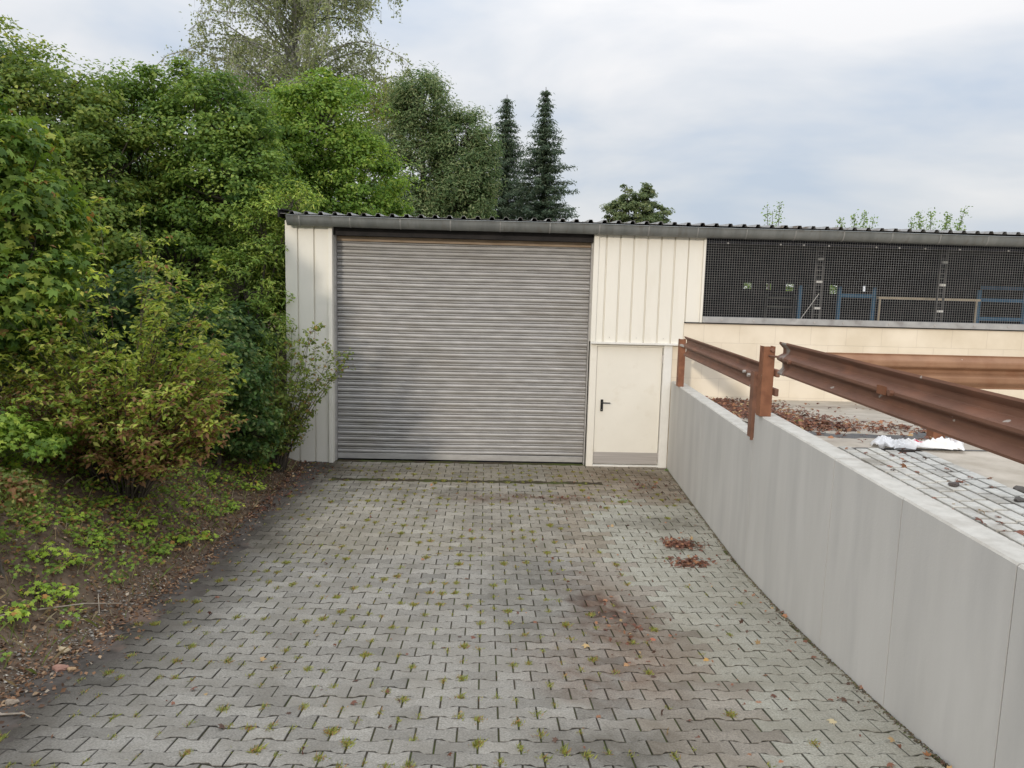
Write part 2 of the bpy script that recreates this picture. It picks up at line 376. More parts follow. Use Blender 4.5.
mm = n.nodes.new('ShaderNodeMixRGB'); mm.blend_type = 'MULTIPLY'; mm.inputs[0].default_value = 1; n.links.new(br.outputs[0], mm.inputs[1]); n.links.new(rr.outputs[0], mm.inputs[2])
n.links.new(mm.outputs[0], bs.inputs['Base Color'])
bp = n.nodes.new('ShaderNodeBump'); bp.inputs['Strength'].default_value = .35; bp.inputs['Distance'].default_value = .01; bp.invert = True
n.links.new(br.outputs['Fac'], bp.inputs['Height']); n.links.new(bp.outputs[0], bs.inputs['Normal'])
b = MB(); b.box(3.375, 16, 13.045, 13.32, -.3, 2.495); b.build('block_wall', blk, gb)
b = MB(); b.box(3.2, 3.372, 13.11, 13.3, -.3, 2.14); b.build('block_wall', blk, gb)
# side and back walls
b = MB(); b.box(-3.34, -3.2, 13.15, 25, -.3, 4.1); b.build('side_wall', cream, gb)
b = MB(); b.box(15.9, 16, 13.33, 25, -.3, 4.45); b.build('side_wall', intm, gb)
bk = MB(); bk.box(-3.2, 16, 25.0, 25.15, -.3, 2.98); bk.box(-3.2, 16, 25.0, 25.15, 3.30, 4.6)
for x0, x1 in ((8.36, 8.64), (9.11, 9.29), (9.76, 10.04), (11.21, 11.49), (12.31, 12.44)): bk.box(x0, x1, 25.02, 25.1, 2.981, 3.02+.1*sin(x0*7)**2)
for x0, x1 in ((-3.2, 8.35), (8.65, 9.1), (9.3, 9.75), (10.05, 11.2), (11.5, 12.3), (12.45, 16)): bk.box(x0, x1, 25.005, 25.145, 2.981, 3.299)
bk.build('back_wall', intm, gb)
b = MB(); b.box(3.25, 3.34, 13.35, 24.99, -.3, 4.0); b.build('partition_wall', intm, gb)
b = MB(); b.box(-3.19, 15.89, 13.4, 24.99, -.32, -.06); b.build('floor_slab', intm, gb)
# cladding sheets: trapezoid profile along x
def clad(x0, x1, z0, z1, pitch, first, name='cladding', y=FY, left_trim=False):
    pts = [(x0, 0)]; x = first
    while x < x1-.03:
        pts += [(x-.016, 0), (x-.010, .034), (x+.010, .034), (x+.016, 0)]; x += pitch
    pts.append((x1, 0)); pts = [p for p in pts if x0 <= p[0] <= x1]
    bb = MB(); bb.extrude([(p[0], y-.035+p[1]) for p in pts], lambda p, t: (p[0], p[1], t), [z0, z1])
    return bb
o = clad(-3.36, -2.66, -.06, 4.03, .27, -3.165); o.build('cladding', cream, gb, solid=.003)
b = MB(); b.box(-2.66, -2.592, FY-.075, FY+.2, -.06, 4.03); b.build('corner_trim', cream, gb, bevel=.004)
b = MB(); b.box(-3.372, -3.342, FY-.04, FY+.05, -.06, 4.03); b.build('corner_trim', cream, gb)
bb = clad(1.86, 3.372, 2.14, 4.02, .232, 1.99); bb.build('cladding', cream, gb, solid=.003)
bb = clad(3.373, 3.63, 2.505, 4.02, .232, 1.99+7*.232-.232); bb.build('cladding', cream, gb, solid=.003)
b = MB(); b.box(1.775, 1.858, FY-.07, FY+.2, 2.141, 4.02); b.build('corner_trim', cream, gb, bevel=.004); b = MB(); b.box(3.632, 3.672, FY-.075, FY+.04, 2.505, 4.02); b.build('corner_trim', cream, gb, bevel=.004)
b = MB(); b.box(1.78, 3.372, FY-.085, FY+.02, 2.108, 2.139); b.build('drip_flashing', trimw, gb, bevel=.003)
# lintel behind the eave, back boards
for q_ in ((-2.59, 1.775, FY+.02, FY+.30, 3.816, 4.02), (-3.34, 3.7, FY-.03, FY+.1, 4.03, 4.1), (3.701, 16, FY-.02, FY+.1, 3.945, 4.1)):
    b = MB(); b.box(*q_); b.build('eaves_board', dark, gb)
# roller shutter
sh_y = FY+.24
sh = MB(); pitch = .108; pts = []
z = 0.07
while z < 3.86:
    for a_, dd in ((0, .018), (.004, .014), (.007, -.018), (.020, -.030), (.040, -.033), (.056, -.027), (.063, -.012), (.066, .014), (.070, .016), (.074, -.010), (.084, -.016), (.094, -.010), (.098, .014)): pts.append((dd, z+a_))
    z += pitch
xsn = np.linspace(-2.563, 1.755, 60)
sag = [0.004*sin(x*1.9)+.003*sin(x*5.3+1) for x in xsn]
sh.extrude(pts, lambda p, t: (t, sh_y+p[0]+.006*sin(t*1.1+p[1]*2.3)+.004*sin(t*3.7+p[1]*7), p[1]+.006*sin(t*1.3)), list(xsn))
shut = sh.build('roller_shutter', galv, gb, smooth=False)
b = MB(); b.box(-2.563, 1.755, sh_y-.03, sh_y+.02, -.035, .068); b.build('bottom_bar', galv, shut, bevel=.006)
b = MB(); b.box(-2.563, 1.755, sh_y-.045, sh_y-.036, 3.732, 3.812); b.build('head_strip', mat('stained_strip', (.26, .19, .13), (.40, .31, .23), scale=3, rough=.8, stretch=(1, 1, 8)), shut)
b = MB(); b.box(-2.59, -2.565, FY+.1, FY+.235, -.05, 3.86); b.build('guide_rail', galv, gb); b = MB(); b.box(1.757, 1.773, FY+.1, FY+.235, -.05, 3.86); b.build('guide_rail', galv, gb)
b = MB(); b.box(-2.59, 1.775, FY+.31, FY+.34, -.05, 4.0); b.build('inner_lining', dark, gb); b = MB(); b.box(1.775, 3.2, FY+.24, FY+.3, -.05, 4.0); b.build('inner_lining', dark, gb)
# side door
pd = MB(); pd.box(1.912, 3.045, FY+.032, FY+.075, -.005, 2.055); door = pd.build('door', doorm, gb, bevel=.004)
b = MB(); b.box(1.918, 3.038, FY+.026, FY+.0315, .0, .205); b.build('kick_plate', steel, door)
b = MB(); b.box(2.005, 2.048, FY+.012, FY+.031, .93, 1.135); b.tube([(2.025, FY+.02, 1.085), (2.025, FY-.035, 1.085), (2.045, FY-.045, 1.085), (2.165, FY-.045, 1.083)], .011, 8)
b.tube([(2.027, FY+.0115, .975), (2.027, FY+.006, .975)], .012, 10); b.build('handle', blackp, door, bevel=.003)
for zz in (.16, 1.86):
    b = MB(); b.tube([(3.05, FY+.02, zz-.07), (3.05, FY+.02, zz+.07)], .012, 8); b.tube([(3.05, FY+.02, zz-.012), (3.05, FY+.02, zz+.012)], .015, 8); b.build('hinge', steel, door)
b = MB(); b.box(1.79, 1.907, FY-.0, FY+.1, -.055, 2.106); b.build('door_frame', doorm, gb, bevel=.004)
b = MB(); b.box(1.908, 3.052, FY+.02, FY+.1, 2.06, 2.106); b.build('door_frame', doorm, gb)
b = MB(); b.box(3.056, 3.20, FY-.03, FY+.1, -.055, 2.106); b.build('door_frame', trimw, gb, bevel=.004)
b = MB(); b.box(1.908, 3.055, FY+.0, FY+.1, -.06, -.02); b.build('threshold', trimw, gb)
# roof: trapezoid sheet rising gently to the back
pts = []; x = -3.43
while x < 16.2:
    pts += [(x, 0), (x+.145, 0), (x+.165, .042), (x+.215, .042)]; x += .235
b = MB(); b.extrude(pts, lambda p, t: (p[0], t, 4.135+(t-12.98)*.03+p[1]), [12.975, 25.4]); rf = b.build('roof', roofm, gb, solid=.004)
b = MB(); b.extrude([(0, 0), (0, -.12), (.02, -.12), (.02, 0)], lambda p, t: (-3.46+p[0], t, 4.19+(t-12.98)*.03+p[1]), [12.95, 25.4], closed=True)
b.extrude([(0, 0), (0, -.02), (.1, -.02), (.1, 0)], lambda p, t: (-3.461+p[0], t, 4.212+(t-12.98)*.03+p[1]), [12.95, 25.4], closed=True); b.build('verge_cap', dark, gb)
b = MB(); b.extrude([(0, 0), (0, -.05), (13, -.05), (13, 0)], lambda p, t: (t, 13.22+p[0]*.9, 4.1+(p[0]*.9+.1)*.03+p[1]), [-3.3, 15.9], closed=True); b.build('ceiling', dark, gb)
# gutter
gut = MB(); prof = []
for k in range(11):
    a_ = pi*k/10; prof.append((-cos(a_)*.10, -sin(a_)*.150))
prof = [(-.113, .004), (-.108, .016)]+prof+[(.10, .03)]
gut.extrude(prof, lambda p, t: (t, 12.945+p[0], 4.088-.0012*(t+3.3)*.6+p[1]+.004*sin(t*1.3)), list(np.linspace(-3.30, 16.1, 80)))
g_ = gut.build('gutter', zinc, gb, smooth=True, solid=.004)
x = -3.1
gal2 = mat('gutter_bracket', (.25, .255, .25), (.33, .33, .32), rough=.5, metal=.4)
while x < 16:
    p2 = [(p[0]*1.05, p[1]*1.045) for p in prof[1:-1]]
    bk = MB(); bk.extrude(p2, lambda p, t: (t, 12.945+p[0], 4.088-.0012*(t+3.3)*.6+p[1]+.004*sin(t*1.3)), [x, x+.018]); x += .82; bk.build('bracket', gal2, g_, solid=.003)
b = MB(); pe = [(p[0], p[1]) for p in prof[2:-1]]
b.v = [(-3.302, 12.945+p[0], 4.095+p[1]) for p in pe]; b.f = [list(range(len(pe)))]; b.build('end_cap', zinc, g_, solid=.004)

lockm = mat('lock_steel', (.45, .44, .42), (.55, .54, .52), rough=.35, metal=.6)
b = MB(); b.tube([(2.026, FY+.012, .958), (2.026, FY+.006, .958)], .007, 8); b.build('lock_cylinder', lockm, door)
for xx in np.arange(2.1, 3.6, .464):
    for zz in (2.22, 3.9):
        b = MB(); b.tube([(xx, FY-.036, zz), (xx, FY-.044, zz)], .007, 6); b.build('rivet', lockm, gb)
# mesh screen of the open shed
ms = thing('wire_mesh_screen', 'fine square wire mesh screen stretched over the dark open shed front', 'mesh screen', (9.6, 13.08, 2.55))
wire = mat('wire', (.27, .275, .28), (.36, .36, .36), rough=.5, metal=.3)
b = MB(); x = 3.69; wv = .0015
while x < 15.9: b.box(x-wv, x+wv, 13.070, 13.074, 2.60, 3.94); x += .041
z = 2.62
while z < 3.94: b.box(3.68, 15.9, 13.0745, 13.078, z-wv, z+wv); z += .041
b.build('wire_mesh', wire, ms)
sill = mat('sill_zinc', (.32, .32, .32), (.44, .44, .43), rough=.55, metal=.2, scale=5, c3=(.26, .25, .24), s3=4)
b = MB(); b.box(3.674, 15.95, 13.0, 13.12, 2.515, 2.615); b.build('bottom_strip', sill, ms, bevel=.004)
b = MB(); b.box(3.374, 15.95, 13.02, 13.12, 2.496, 2.514); b.build('shadow_gap_strip', dark, ms)  # dark strip standing in for the shadow under the overhanging sill
navy = mat('navy_band', (.012, .014, .022), (.02, .022, .032), rough=.9)
b = MB(); b.box(3.674, 15.95, 13.079, 13.0795+.02, 3.86, 3.94); b.build('top_band', navy, ms)
for x in [4.05, 4.95, 5.35, 5.78, 6.6, 7.0, 7.45, 8.05, 8.9, 9.4]: b = MB(); b.tube([(x, 13.069, 3.86), (x, 13.058, 3.86)], .016, 8); b.build('washer', sill, ms)
for x in [4.0, 4.55, 5.6, 6.1, 6.9, 7.7, 8.4, 9.0]: b = MB(); b.tube([(x, 12.999, 2.565), (x, 12.985, 2.565)], .014, 8); b.build('screw', steel, ms)
# lattice posts just behind the mesh
lat = mat('post_grey', (.09, .09, .09), (.14, .14, .14), rough=.7)
whitep = mat('white_fitting', (.75, .75, .73), (.8, .8, .78), rough=.6)
for x, dx in ((6.1, .07), (8.42, .06)):
    p = MB(); y = 14.1
    for s in (-1, 1): p.box(x+s*dx-.012, x+s*dx+.012, y, y+.03, 0, 4.1)
    zz = .5
    while zz < 4.0: p.box(x-dx+.013, x+dx-.013, y+.004, y+.02, zz, zz+.015); zz += .09
    po = p.build('lattice_post', lat, gb)
    for zz in (2.76, 3.24, 3.66):
        b = MB(); b.box(x-.06, x+.05, y-.05, y-.004, zz, zz+.045); b.build('fitting', whitep, po, bevel=.008)
b = MB(); b.tube([(5.72, 14.0, 2.5), (6.1, 14.05, 3.05)], .006, 5); b.build('cable', whitep, gb)
# blue racks in the shed
blue = mat('blue_paint', (.04, .13, .24), (.06, .17, .30), rough=.5)
timber = mat('old_timber', (.5, .44, .34), (.62, .55, .44), rough=.8, stretch=(1, 8, 8))
def rack(x0, x1, y, posts, rails, label):
    t = thing('storage_rack', label, 'rack', ((x0+x1)/2, y, -.06), 'blue steel racks inside the shed')
    for x in posts:
        for yy in (y,):
            b = MB(); b.box(x-.03, x+.03, yy-.03, yy+.03, -.06, 3.2); b.build('upright', blue, t)
    for z in rails:
        b = MB(); b.box(min(posts)+.031, max(posts)-.031, y-.02, y+.02, z-.035, z+.035); b.build('beam', blue, t)
    return t
rack(5.5, 6.7, 15.5, (6.34,), (), 'single blue rack upright, nearest the cream panel, seen through the wire mesh')
rack(7.2, 8.0, 15.5, (7.15, 7.86), (3.02, 2.2), 'short blue steel rack bay in the middle of the meshed shed')
rack(10.1, 11.2, 15.5, (10.05, 11.02), (3.0, 2.62, 3.25), 'blue steel rack bay with several beams near the right edge of the photo')
b = MB(); b.box(7.9, 10.0, 15.36, 15.46, 2.97, 3.02); b.tube([(7.95, 15.4, 2.97), (7.95, 15.4, -.05)], .02, 6); b.tube([(9.95, 15.4, 2.97), (9.95, 15.4, -.05)], .02, 6)
tag(b.build('timber_rail', timber, base=(8.9, 15.4, -.06)), 'long pale timber rail between the blue racks in the shed', 'timber rail')
b = MB(); b.box(6.4, 7.1, 17.5, 17.6, 2.7, 2.73); b.box(6.4, 7.1, 17.5, 17.6, 2.9, 2.93)
for x in (6.42, 7.08): b.box(x, x+.03, 17.61, 17.7, -.06, 3.0)
tag(b.build('shelf_frame', lat, base=(6.7, 17.5, -.06)), 'dim grey shelf frame standing deep inside the shed', 'shelf')

# ------------------------------------------------------------------ guard rails
rust = mat('rust_paint', (.145, .072, .047), (.21, .106, .07), scale=3, rough=.62, stretch=(2, .7, 2), c3=(.27, .125, .075), s3=4, th3=(.5, .85), spec=.35)
def speck(m, col, sc, th):
    n = m.node_tree; bs = n.nodes['Principled BSDF']; src = bs.inputs['Base Color'].links[0].from_socket
    g = n.nodes.new('ShaderNodeNewGeometry'); t = n.nodes.new('ShaderNodeTexNoise'); t.inputs['Scale'].default_value = sc; t.inputs['Detail'].default_value = 3
    n.links.new(g.outputs['Position'], t.inputs['Vector']); r = n.nodes.new('ShaderNodeValToRGB'); r.color_ramp.elements[0].position = th; r.color_ramp.elements[1].position = th+.015
    x = n.nodes.new('ShaderNodeMixRGB'); n.links.new(t.outputs[0], r.inputs[0]); n.links.new(r.outputs[0], x.inputs[0]); n.links.new(src, x.inputs[1]); x.inputs[2].default_value = (*col, 1)
    n.links.new(x.outputs[0], bs.inputs['Base Color'])
speck(rust, (.42, .38, .34), 9, .735)
rust2 = mat('rust_orange', (.235, .125, .07), (.32, .18, .105), scale=3, rough=.6, c3=(.22, .10, .05), s3=5, th3=(.5, .8), spec=.35)
speck(rust2, (.5, .45, .38), 10, .72)
rustp = mat('rust_post', (.19, .08, .042), (.27, .12, .065), scale=6, rough=.65, c3=(.13, .05, .03), s3=9, th3=(.5, .8))
speck(rustp, (.5, .42, .36), 22, .72)
WB = [(.310, .018), (.295, .014), (.283, .024), (.252, .056), (.240, .060), (.208, .060), (.198, .056), (.172, .006), (.164, 0), (.146, 0), (.138, .006), (.112, .056), (.102, .060), (.070, .060), (.058, .056), (.027, .024), (.015, .014), (0, .018)]
def smooth_rail(o):
    o.data.polygons.foreach_set('use_smooth', np.zeros(len(o.data.polygons), dtype=bool)); return o
g2 = 'rust red guard rails round the ramp'
def bolt(x, y, z, axis, m, parent, r=.018, l=.03):
    b = MB(); q = (x-l, y, z) if axis == 'x' else (x, y-l, z); b.tube([(x, y, z), q], r, 6); return b.build('bolt', m, parent)
# far rail
r1 = thing('guard_rail', 'shorter far rust red guard rail running to the garage wall', 'guard rail', (3.1, 10.2, 1.5), g2)
b = MB(); b.extrude(WB, lambda p, t: (wx(t)-.01+p[1], t, 2.02+p[0]), [8.12, 12.15]); b.build('beam', rust, r1, solid=.005)
x = wx(12.4)
b = MB(); b.box(x-.035, x+.06, 12.30, 12.306, 1.496, 2.27); b.box(x-.035, x-.029, 12.307, 12.42, 1.496, 2.27); b.box(x+.054, x+.06, 12.307, 12.42, 1.496, 2.27); b.build('post', rustp, r1)
b = MB(); b.box(wx(12.2)-.03, wx(12.2)+.015, 12.06, 12.3, 2.16, 2.19); b.build('bracket', steel, r1)
x = wx(8.2)
b = MB(); b.box(x-.035, x+.01, 8.135, 8.145, 1.47, 2.22); b.box(x-.035, x-.027, 8.146, 8.24, 1.5, 2.22); b.box(x+.002, x+.01, 8.146, 8.24, 1.5, 2.22); b.build('post', rust, r1)
bolt(x-.036, 8.27, 2.17, 'x', steel, r1, .022, .03); bolt(x-.036, 8.42, 2.19, 'x', steel, r1)
# near rail
r2 = thing('guard_rail', 'long near rust red guard rail above the concrete wall, reaching the right edge', 'guard rail', (2.8, 3.6, 1.78), g2)
b = MB(); ts = [-2.0, 0, 2, 3.7, 5.0, 6.2, 7.30]; b.extrude(WB, lambda p, t: (wx(t)-.005+p[1], t, 2.272+p[0]*1.03+.004*sin(t)), ts); b.build('beam', rust, r2, solid=.005)
greym = mat('bare_zinc', (.24, .225, .205), (.36, .34, .31), rough=.6, metal=.2, scale=10, c3=(.17, .08, .05), s3=6, th3=(.45, .6))
b = MB(); b.extrude(WB, lambda p, t: (wx(t)-.007+p[1], t, 2.271+p[0]*1.035), [7.30, 7.50]); b.build('end_piece', greym, r2, solid=.004)
x = wx(7.95)
b = MB(); b.box(x-.035, x+.085, 7.86, 7.868, 1.779, 2.515); b.box(x-.035, x-.027, 7.869, 7.98, 1.779, 2.515); b.box(x+.077, x+.085, 7.869, 7.98, 1.779, 2.515); b.build('post', rustp, r2)
b = MB(); b.box(x+.09, x+.13, 7.80, 7.96, 2.20, 2.28); b.build('spacer', rust, r2, bevel=.01); b = MB(); b.box(x+.09, x+.13, 7.80, 7.96, 2.0, 2.08); b.build('spacer', rust, r2, bevel=.01)
b = MB(); b.tube([(x+.02, 7.85, 2.42), (wx(7.5)+.02, 7.45, 2.44)], .012, 6); b.tube([(x+.04, 7.85, 2.48), (x+.04, 7.80, 2.48)], .018, 6); b.build('bolt', rust, r2)
for yy in (7.1, 5.05): bolt(wx(yy)-.006, yy, 2.43, 'x', rust, r2, .022, .028)
b = MB(); yy = 5.2; b.box(wx(yy)-.016, wx(yy)-.009, yy-.06, yy+.06, 2.40, 2.46); b.build('joint_plate', rustp, r2)
x = wx(1.6); b = MB(); b.box(x-.035, x+.085, 1.6, 1.608, 1.779, 2.515); b.box(x-.035, x-.027, 1.609, 1.72, 1.779, 2.515); b.build('post', rustp, r2)
# cross rail on the terrace
r3 = thing('guard_rail', 'orange brown guard rail crossing the terrace behind the near rail', 'guard rail', (4.48, 7.3, 1.7), g2)
b = MB(); b.extrude(WB, lambda p, t: (t, 7.27-p[1], 2.195+p[0]*1.04), [3.26, 5.0, 7, 9.0]); b.build('beam', rust2, r3, solid=.005)
for x in (4.48, 7.0):
    b = MB(); b.box(x-.06, x+.06, 7.30, 7.308, 1.67, 2.47); b.box(x-.06, x-.052, 7.309, 7.42, 1.67, 2.47); b.box(x+.052, x+.06, 7.309, 7.42, 1.67, 2.47); b.build('post', rustp, r3)

# plastic bag: crumpled sheet heap
from mathutils import noise as MN
def bag():
    nx, ny_ = 120, 34; V = []; C = []
    for i in range(nx):
        u = i/(nx-1)
        for j in range(ny_):
            v = j/(ny_-1)*2-1
            wdt = .085+.045*sin(u*9+1)+.03*sin(u*17)-.05*(u > .72)*(u < .82)
            wdt *= min(1, u/.1+.35)*min(1, (1-u)/.05+.75)
            x = 3.56+.80*u+.02*sin(v*4+u*8); y = 6.74-.06*u+v*wdt+.05*sin(u*7)
            prof = (1-abs(v)**2.4)
            h = prof*(.030+.055*max(0, MN.noise(Vector((u*5, v*.8, 3)))+.35)+.05*(.5-abs(MN.noise(Vector((u*13, v*2.2, 7)))))+.018*MN.noise(Vector((u*34, v*6, 1))))
            if u > .85: h += prof*.05
            V.append((x, y, 1.70+.03*(y < 6.66)+.006+max(0, h))); 
            red = exp(-(((u-.47)/.055)**2+((v+.15)/.45)**2)*1.3)
            red2 = .25*exp(-(((u-.9)/.05)**2+((v-.2)/.5)**2))
            red = min(1, max(0, (red-.35)*4))+red2
            C.append((.86*(1-red)+.62*red, .86*(1-red)+.04*red, .86*(1-red)+.09*red))
    q = [(i*ny_+j, (i+1)*ny_+j, (i+1)*ny_+j+1, i*ny_+j+1) for i in range(nx-1) for j in range(ny_-1)]
    m = leafmat('bag_plastic', .15, .4)
    o = raw('plastic_bag', V, np.array(q), m, smooth=True, col=np.array(C), base=(3.95, 6.7, 1.72))
    tag(o, 'crumpled white plastic bag with a red print lying on the terrace', 'plastic bag')
bag()

# ------------------------------------------------------------------ vegetation
def rot_frames(nrm, spin):
    """per-leaf frames: z = normal"""
    nrm = nrm/np.linalg.norm(nrm, axis=1, keepdims=True)
    a = np.cross(nrm, np.array([0.3, .1, 1.0])); a /= np.linalg.norm(a, axis=1, keepdims=True)+1e-9
    c = np.cross(nrm, a)
    x = a*np.cos(spin)[:, None]+c*np.sin(spin)[:, None]; y = np.cross(nrm, x)
    return x, y, nrm
DIA = (np.array([(0, 0, 0), (.5, .32, .10), (1, 0, -.05), (.5, -.32, .10)]), np.array([(0, 1, 2), (0, 2, 3)]))
LAN = (np.array([(0, 0, 0), (.4, .16, .05), (1, 0, -.12), (.4, -.16, .05)]), np.array([(0, 1, 2), (0, 2, 3)]))
_l = []
for k, (ang, r) in enumerate([(-150, .35), (-110, .62), (-85, .42), (-50, .85), (-25, .5), (0, 1.0), (25, .5), (50, .85), (85, .42), (110, .62), (150, .35)]):
    _l.append((.35+r*.62*cos(radians(ang)), r*.62*sin(radians(ang)), .06*(-1)**k-.06*r))
LOB = (np.array([(.3, 0, .04)]+_l), np.array([(0, i+1, i+2) for i in range(10)]))
def leaves(name, P, Nrm, size, cols, m, parent=None, shape=DIA, base=None, spin=None):
    P = np.asarray(P); n = len(P); T, Fs = shape; k = len(T)
    spin = rng.uniform(0, 2*pi, n) if spin is None else spin
    x, y, z = rot_frames(np.asarray(Nrm), spin); size = np.broadcast_to(size, (n,))
    V = P[:, None, :]+size[:, None, None]*(T[None, :, 0, None]*x[:, None, :]+T[None, :, 1, None]*y[:, None, :]+T[None, :, 2, None]*z[:, None, :])
    Q = (np.arange(n)[:, None, None]*k+Fs[None]).reshape(-1, 3)
    return raw(name, V.reshape(-1, 3), Q, m, parent, col=np.repeat(cols, k, axis=0), base=base)
def palette(n, cols, w=None, jit=.12, clump=None):
    cols = np.array(cols); i = rng.choice(len(cols), n, p=w)
    c = cols[i]*LEAF_GAIN*(1+rng.normal(0, jit, (n, 1)))
    if clump is not None: c = c*clump[:, None]*np.stack([.6+.4*clump, np.ones(len(clump)), .8+.2*clump], 1)
    return np.clip(c, .004, 1)
def in_union(blobs, n, shell=.55):
    P = []; N = []; vol = np.array([bb[1][0]*bb[1][1]*bb[1][2] for bb in blobs])**(.75); vol /= vol.sum()
    while len(P) < n:
        bi = rng.choice(len(blobs), p=vol); c, r = blobs[bi]
        d = rng.normal(size=3); d /= np.linalg.norm(d)
        if d[2] < -.5 and rng.random() < .5: continue
        rad = rng.uniform(shell, 1.03)**.8
        p = np.array(c)+d*np.array(r)*rad
        ins = False
        for j, (c2, r2) in enumerate(blobs):
            if j != bi and np.sum(((p-np.array(c2))/np.array(r2))**2) < .45: ins = True; break
        if ins and rng.random() < .8: continue
        P.append(p); N.append(d)
    return np.array(P), np.array(N)
bark = mat('bark', (.055, .045, .035), (.11, .095, .075), scale=8, rough=.95, bump=.6, bscale=30, stretch=(3, 3, .6))
birchbark = mat('birch_bark', (.45, .44, .42), (.62, .61, .58), scale=4, rough=.8, c3=(.12, .11, .1), s3=7)
LEAF_GAIN = 1.62
lm = leafmat('foliage', .45)
def tree(name, label, cat, base, blobs, nclump, nleaf, cr_, size, cols, w=None, shape=DIA, trunk_r=.12, barkm=bark, group=None, flat=.5, droop=0, clump_jit=.16, shell=.5, up=.7, parts=('trunk', 'crown')):
    t = thing(name, label, cat, base, group)
    base = Vector(base); P, D = in_union(blobs, nclump, shell)
    mb = MB(); top = Vector(blobs[0][0])
    mid = base.lerp(top, .45)+Vector((random.uniform(-.15, .15), random.uniform(-.15, .15), 0))
    mb.tube([base-Vector((0, 0, .1)), base.lerp(mid, .5), mid, top], [trunk_r*1.25, trunk_r, trunk_r*.8, trunk_r*.3], 7)
    for c, r in blobs[1:]:
        c = Vector(c); mb.tube([mid, mid.lerp(c, .5)+Vector((0, 0, .12*r[2])), c], [trunk_r*.55, trunk_r*.35, trunk_r*.12], 5)
    bc = [Vector(c) for c, r in blobs]
    for i in range(0, nclump, max(1, nclump//150)):
        p = Vector(P[i]); c = min(bc, key=lambda q: (q-p).length); s = c.lerp(p, .15)+Vector((0, 0, -.1)); mm_ = s.lerp(p, .6)+Vector((0, 0, -.06))
        mb.tube([s, mm_, p], [trunk_r*.16, trunk_r*.10, trunk_r*.03], 4, cap=False)
    mb.build(parts[0], barkm, t)
    n = nclump*nleaf; ci = np.repeat(np.arange(nclump), nleaf)
    crs = cr_*rng.uniform(.45, 1.4, nclump)
    o = rng.normal(size=(n, 3)); o /= np.linalg.norm(o, axis=1, keepdims=True); rr_ = rng.uniform(.1, 1.0, n)**.55
    o *= rr_[:, None]; L_ = P[ci]+o*crs[ci][:, None]*np.array([1, 1, flat])
    L_[:, 2] -= droop*(rr_*crs[ci])**2
    # sprigs that stick out of the outline
    Nn = D[ci]*.5+o*.55+np.array([0, 0, up])+rng.normal(0, .45, (n, 3))
    cl = rng.normal(1, clump_jit, nclump)[ci]
    sz = size*rng.uniform(.65, 1.25, n)
    leaves(parts[1], L_, Nn, sz, palette(n, cols, w, clump=cl), lm, t, shape)
    return t
GM = [(.075, .135, .028), (.11, .18, .034), (.055, .105, .024), (.16, .22, .045)]
GD = [(.035, .07, .022), (.05, .09, .027), (.026, .052, .018), (.07, .11, .032)]
GB = [(.105, .18, .03), (.14, .22, .04), (.08, .14, .027), (.18, .24, .05)]
base_z = lambda x, y: float(bz(x, y))
tree('maple_tree', 'large leaved maple crown filling the left edge in front of the trees', 'maple', (-6.6, 7.6, base_z(-6.6, 7.6)),
     [((-6.0, 8.4, 4.2), (1.3, 1.4, .95)), ((-5.2, 8.6, 3.55), (.75, 1.0, .8)), ((-5.8, 8.1, 2.8), (1.2, 1.2, .9)), ((-5.1, 8.3, 2.75), (.65, .9, .65)), ((-4.95, 8.5, 3.2), (.5, .7, .4))], 300, 60, .30, .13, [(.085, .145, .026), (.12, .18, .032), (.06, .11, .024), (.18, .22, .04), (.28, .16, .05)], [.34, .3, .19, .15, .02], LOB, .1, flat=.35)
tree('broadleaf_tree', 'broad yellowish green tree at upper left, tallest of the left trees', 'tree', (-8.2, 13.4, base_z(-8.2, 13.4)),
     [((-7.6, 13.6, 5.35), (1.5, 1.5, 1.3)), ((-9.0, 13.5, 5.75), (1.7, 1.6, 1.6)), ((-7.6, 13.6, 5.9), (1.0, 1.1, .9)), ((-6.6, 13.6, 4.7), (1.2, 1.3, 1.2)), ((-7.4, 13.2, 3.6), (2.1, 1.6, 1.2)), ((-9.6, 13.2, 3.4), (1.8, 1.6, 1.4))], 520, 150, .42, .082, [(.09, .14, .03), (.115, .165, .034), (.07, .115, .026), (.15, .185, .042)], shape=DIA, trunk_r=.16, clump_jit=.2)
tree('broadleaf_tree', 'dark green tree in the middle of the left row, behind the yellow green shrub', 'tree', (-5.6, 14.6, base_z(-5.6, 14.6)),
     [((-5.3, 14.7, 5.6), (1.1, 1.3, 1.3)), ((-6.4, 14.4, 5.5), (1.0, 1.3, 1.25)), ((-4.6, 14.4, 4.5), (1.2, 1.3, 1.2)), ((-5.6, 14.2, 3.2), (2.1, 1.4, 1.4)), ((-6.0, 13.6, 1.9), (2.0, 1.2, .9)), ((-4.4, 14.6, 5.6), (.8, .8, .75))], 560, 150, .40, .078, [(.085, .145, .03), (.11, .175, .036), (.065, .115, .026), (.14, .195, .042)], trunk_r=.15, clump_jit=.2)
tree('broadleaf_tree', 'bright green rounded tree rising behind the left end of the garage roof', 'tree', (-3.7, 17.2, base_z(-3.7, 17.2)),
     [((-3.7, 17.3, 6.2), (1.3, 1.4, 1.3)), ((-2.9, 17.2, 5.0), (1.1, 1.3, 1.15)), ((-4.6, 17.1, 5.3), (1.3, 1.4, 1.2)), ((-3.8, 17.0, 4.2), (1.7, 1.4, 1.3)), ((-4.6, 16.8, 2.9), (1.5, 1.3, 1.4)), ((-2.6, 17.3, 4.2), (.9, 1.2, .9))], 520, 150, .40, .082, GB, trunk_r=.15)
